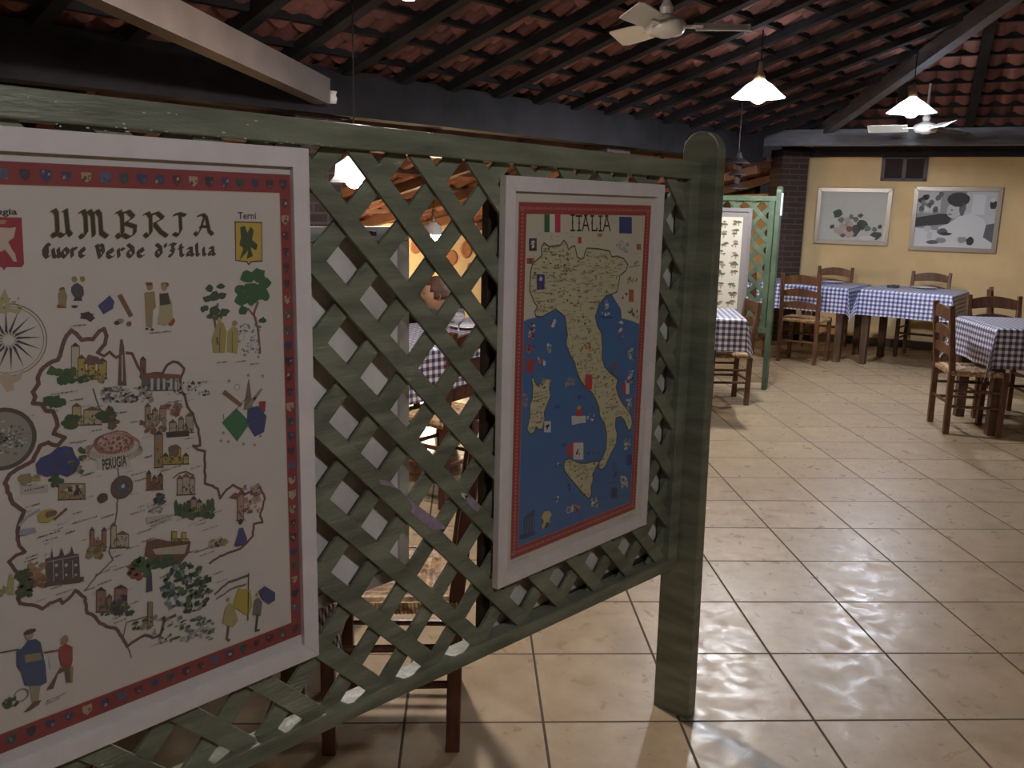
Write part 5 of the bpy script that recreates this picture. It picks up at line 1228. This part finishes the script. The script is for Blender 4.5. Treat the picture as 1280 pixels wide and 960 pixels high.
# plates hung on the annex wall
for i, (px, py, rr_) in enumerate(((565, 322, .10), (583, 312, .11), (520, 308, .09), (588, 335, .07), (548, 330, .07))):
    q = hit(px, py, (0, 8.33, 0), (0, 1, 0)); b = MB(); b.lathe([(0, .0), (rr_*.6, .0), (rr_, .018), (rr_, .022), (rr_*.6, .008), (0, .008)], n=24)
    o = b.build('wall_plate', mat('terracotta_plate', (.50, .22, .12), .4), smooth=True); o.location = (q.x, 8.345, q.z); o.rotation_euler = (PI/2, 0, 0)
    tag(o, ('orange plate hung on the annex wall, ' + ('low in the middle of the group', 'largest, at the upper right', 'leftmost, beside the corner', 'smallest, at the lower right', 'between the leftmost and the middle one')[i]), 'plate', 'orange plates on the annex wall')

# ------------------------------------------------------------------ person at the table behind the trellis
def skin(name, joints, edges, radii, m, parent, sub=2):
    me = bpy.data.meshes.new(name); me.from_pydata(joints, edges, []); o = bpy.data.objects.new(name, me); col.objects.link(o); o.parent = parent; me.materials.append(m)
    md = o.modifiers.new('skin', 'SKIN'); md.use_smooth_shade = True
    sv = me.skin_vertices[0].data if me.skin_vertices else None
    if sv is None:
        bm = bmesh.new(); bm.from_mesh(me); bm.verts.layers.skin.verify(); bm.to_mesh(me); bm.free(); sv = me.skin_vertices[0].data
    for i, r in enumerate(radii): sv[i].radius = (r, r) if not isinstance(r, tuple) else r
    sv[0].use_root = True
    s = o.modifiers.new('sub', 'SUBSURF'); s.levels = s.render_levels = sub
    return o
skinm = mat('skin', (.55, .30, .19), .5); shirt = mat('dark_shirt', (.06, .05, .06), .8); hairm = mat('brown_hair', (.10, .045, .025), .6, bump=.5, bscale=60); trous = mat('dark_trousers', (.03, .03, .04), .8)
hd = hit(545, 368, (0, 4.36, 0), (0, 1, 0))
pz = hd.z
per = empty('person', (hd.x + .10, hd.y + .18, 0), 0, 'person with short brown hair and dark shirt leaning over the table behind the trellis', 'person')
# local frame: facing -Y (table is nearer the viewer), head leaning forward and turned to the left
hx, hyy = -.10, -.18
J = [(0, .12, .46), (0, .13, .62), (0, .05, .78), (-.04, -.04, .90), (-.08, -.12, pz - .11), (-.10, -.16, pz - .03),
     (.16, -.0, .90), (.25, -.14, .80), (.19, -.37, .79), (-.19, -.03, .89), (-.29, -.16, .80), (-.23, -.39, .79),
     (.10, .05, .47), (.14, -.32, .47), (.14, -.34, .10), (.14, -.42, .05), (-.10, .05, .47), (-.14, -.32, .47), (-.14, -.34, .10), (-.14, -.42, .05)]
E_ = [(0,1),(1,2),(2,3),(3,4),(4,5),(3,6),(6,7),(7,8),(3,9),(9,10),(10,11),(0,12),(12,13),(13,14),(14,15),(0,16),(16,17),(17,18),(18,19)]
Rr = [(.15,.12),(.145,.11),(.15,.11),(.10,.09),.055,.05,.065,.048,.036,.065,.048,.036,.085,.062,.045,.04,.085,.062,.045,.04]
skin('body', J, E_, Rr, shirt, per)
# head
b = MB(); bm = bmesh.new(); bmesh.ops.create_uvsphere(bm, u_segments=28, v_segments=20, radius=1)
yaw = math.radians(-128)
for v in bm.verts:
    x, y, z = v.co
    # face towards -Y ; jaw narrows, chin forward
    w = .073 * (1 - .22 * max(0, -z)); dpt = .092 * (1 - .12 * max(0, -z)); h = .115
    nx, ny, nz = x * w, y * dpt, z * h
    if y < -.5 and abs(x) < .30 and -.35 < z < .25: ny -= .020 * (1 - abs(x) / .30) * (1 - abs(z + .08) / .35 if abs(z + .08) < .35 else 0)   # nose
    if y < -.6 and .12 < abs(x) < .5 and .02 < z < .28: ny += .008      # eye sockets
    if y < -.5 and z < -.7: ny -= .010                                   # chin
    v.co = (nx, ny, nz)
me = bpy.data.meshes.new('head'); bm.to_mesh(me); bm.free(); me.materials.append(skinm); me.polygons.foreach_set('use_smooth', [True] * len(me.polygons))
head = bpy.data.objects.new('head', me); col.objects.link(head); head.parent = per; head.location = (hx, hyy, pz); head.rotation_euler = (math.radians(2), 0, yaw)
b = MB()
for s in (-1, 1):
    b.lathe([(.001, -.004), (.012, -.004), (.017, 0), (.012, .004), (.006, .001), (.001, .001)], n=12)
    k = len(b.v) - 72
    for i in range(k, len(b.v)):
        x, y, z = b.v[i]; b.v[i] = (s * (.074 + z * .8 + .0), .012 + x * .9, y * 1.6 - .005)
b.build('ear', skinm, head, smooth=True)
for s in (-1, 1): b = MB(); b.lathe([(.001, -.009), (.007, -.006), (.009, 0), (.007, .006), (.001, .009)], c=(s * .028, -.080, .016), n=10); b.build('eye', mat('eye_white', (.25, .2, .18), .2), head, smooth=True)
b = MB(); b.bar((-.022, -.090, -.052), (.022, -.090, -.052), .007, .009, n=8); b.build('mouth', mat('lips', (.40, .15, .12), .5), head)
bm = bmesh.new(); bmesh.ops.create_uvsphere(bm, u_segments=24, v_segments=16, radius=1)
dl = [v for v in bm.verts if v.co.z < -.35 + .9 * max(0, -v.co.y - .1) or (v.co.y < -.55 and v.co.z < .5)]
bmesh.ops.delete(bm, geom=dl, context='VERTS')
for v in bm.verts: v.co = (v.co.x * .079, v.co.y * .099 + .003, v.co.z * .124)
me = bpy.data.meshes.new('hair'); bm.to_mesh(me); bm.free(); me.materials.append(hairm); me.polygons.foreach_set('use_smooth', [True] * len(me.polygons))
o = bpy.data.objects.new('hair', me); col.objects.link(o); o.parent = head; md = o.modifiers.new('s', 'SOLIDIFY'); md.thickness = .006
b = MB(); b.lathe([(.052, 0), (.066, .012), (.060, .03), (.056, .028), (.058, .012), (.046, .0)], n=20); o = b.build('collar', mat('white_collar', (.75, .75, .72), .7), per, smooth=True); o.location = (-.085, -.13, pz - .135)
# hands resting on the cloth
def hand(c, side, rz):
    def rp(x, y, z): return (c[0] + math.cos(rz)*x - math.sin(rz)*y, c[1] + math.sin(rz)*x + math.cos(rz)*y, c[2] + z)
    J = [rp(0, .03, .010), rp(0, -.03, .008)]; E2 = [(0, 1)]; Rr = [(.026, .016), (.034, .013)]
    for i, (x, l) in enumerate(((-.030, .062), (-.010, .074), (.010, .078), (.030, .068))):
        k = len(J); J += [rp(x * side, -.055, .012), rp(x * side * 1.1, -.055 - l * .5, .012), rp(x * side * 1.15, -.055 - l, .003)]; E2 += [(1, k), (k, k+1), (k+1, k+2)]; Rr += [.0095, .0085, .007]
    k = len(J); J += [rp(-.040 * side, .0, .008), rp(-.060 * side, -.030, .006), rp(-.062 * side, -.055, .003)]; E2 += [(0, k), (k, k+1), (k+1, k+2)]; Rr += [.012, .010, .008]
    skin('hand', J, E2, Rr, skinm, per, 1)
hand((.19, -.42, TH + .018), 1, .1); hand((-.23, -.44, TH + .018), -1, -.1)
# stool he sits on
st = empty('stool', (per.location.x, per.location.y + .12, 0), 0, 'dark stool under the person behind the trellis', 'stool')
b = MB(); b.lathe([(0, .36), (.17, .36), (.175, .345), (.17, .33), (0, .33)], n=24); b.build('seat', table_wood, st)
for a in range(4): b = MB(); c, s = math.cos(a*PI/2+.78), math.sin(a*PI/2+.78); b.bar((c*.16, s*.16, 0), (c*.12, s*.12, .335), .03, .03, n=8); b.build('leg', table_wood, st)

# ------------------------------------------------------------------ world and view
w = bpy.data.worlds.new('world'); scene.world = w; w.use_nodes = True; bg = w.node_tree.nodes['Background']; bg.inputs[0].default_value = (.30, .30, .36, 1); bg.inputs[1].default_value = .02
vs_ = scene.view_settings; vs_.view_transform = 'Standard'; vs_.look = 'None'; vs_.gamma = 1; vs_.use_curve_mapping = False; vs_.exposure = 1.45
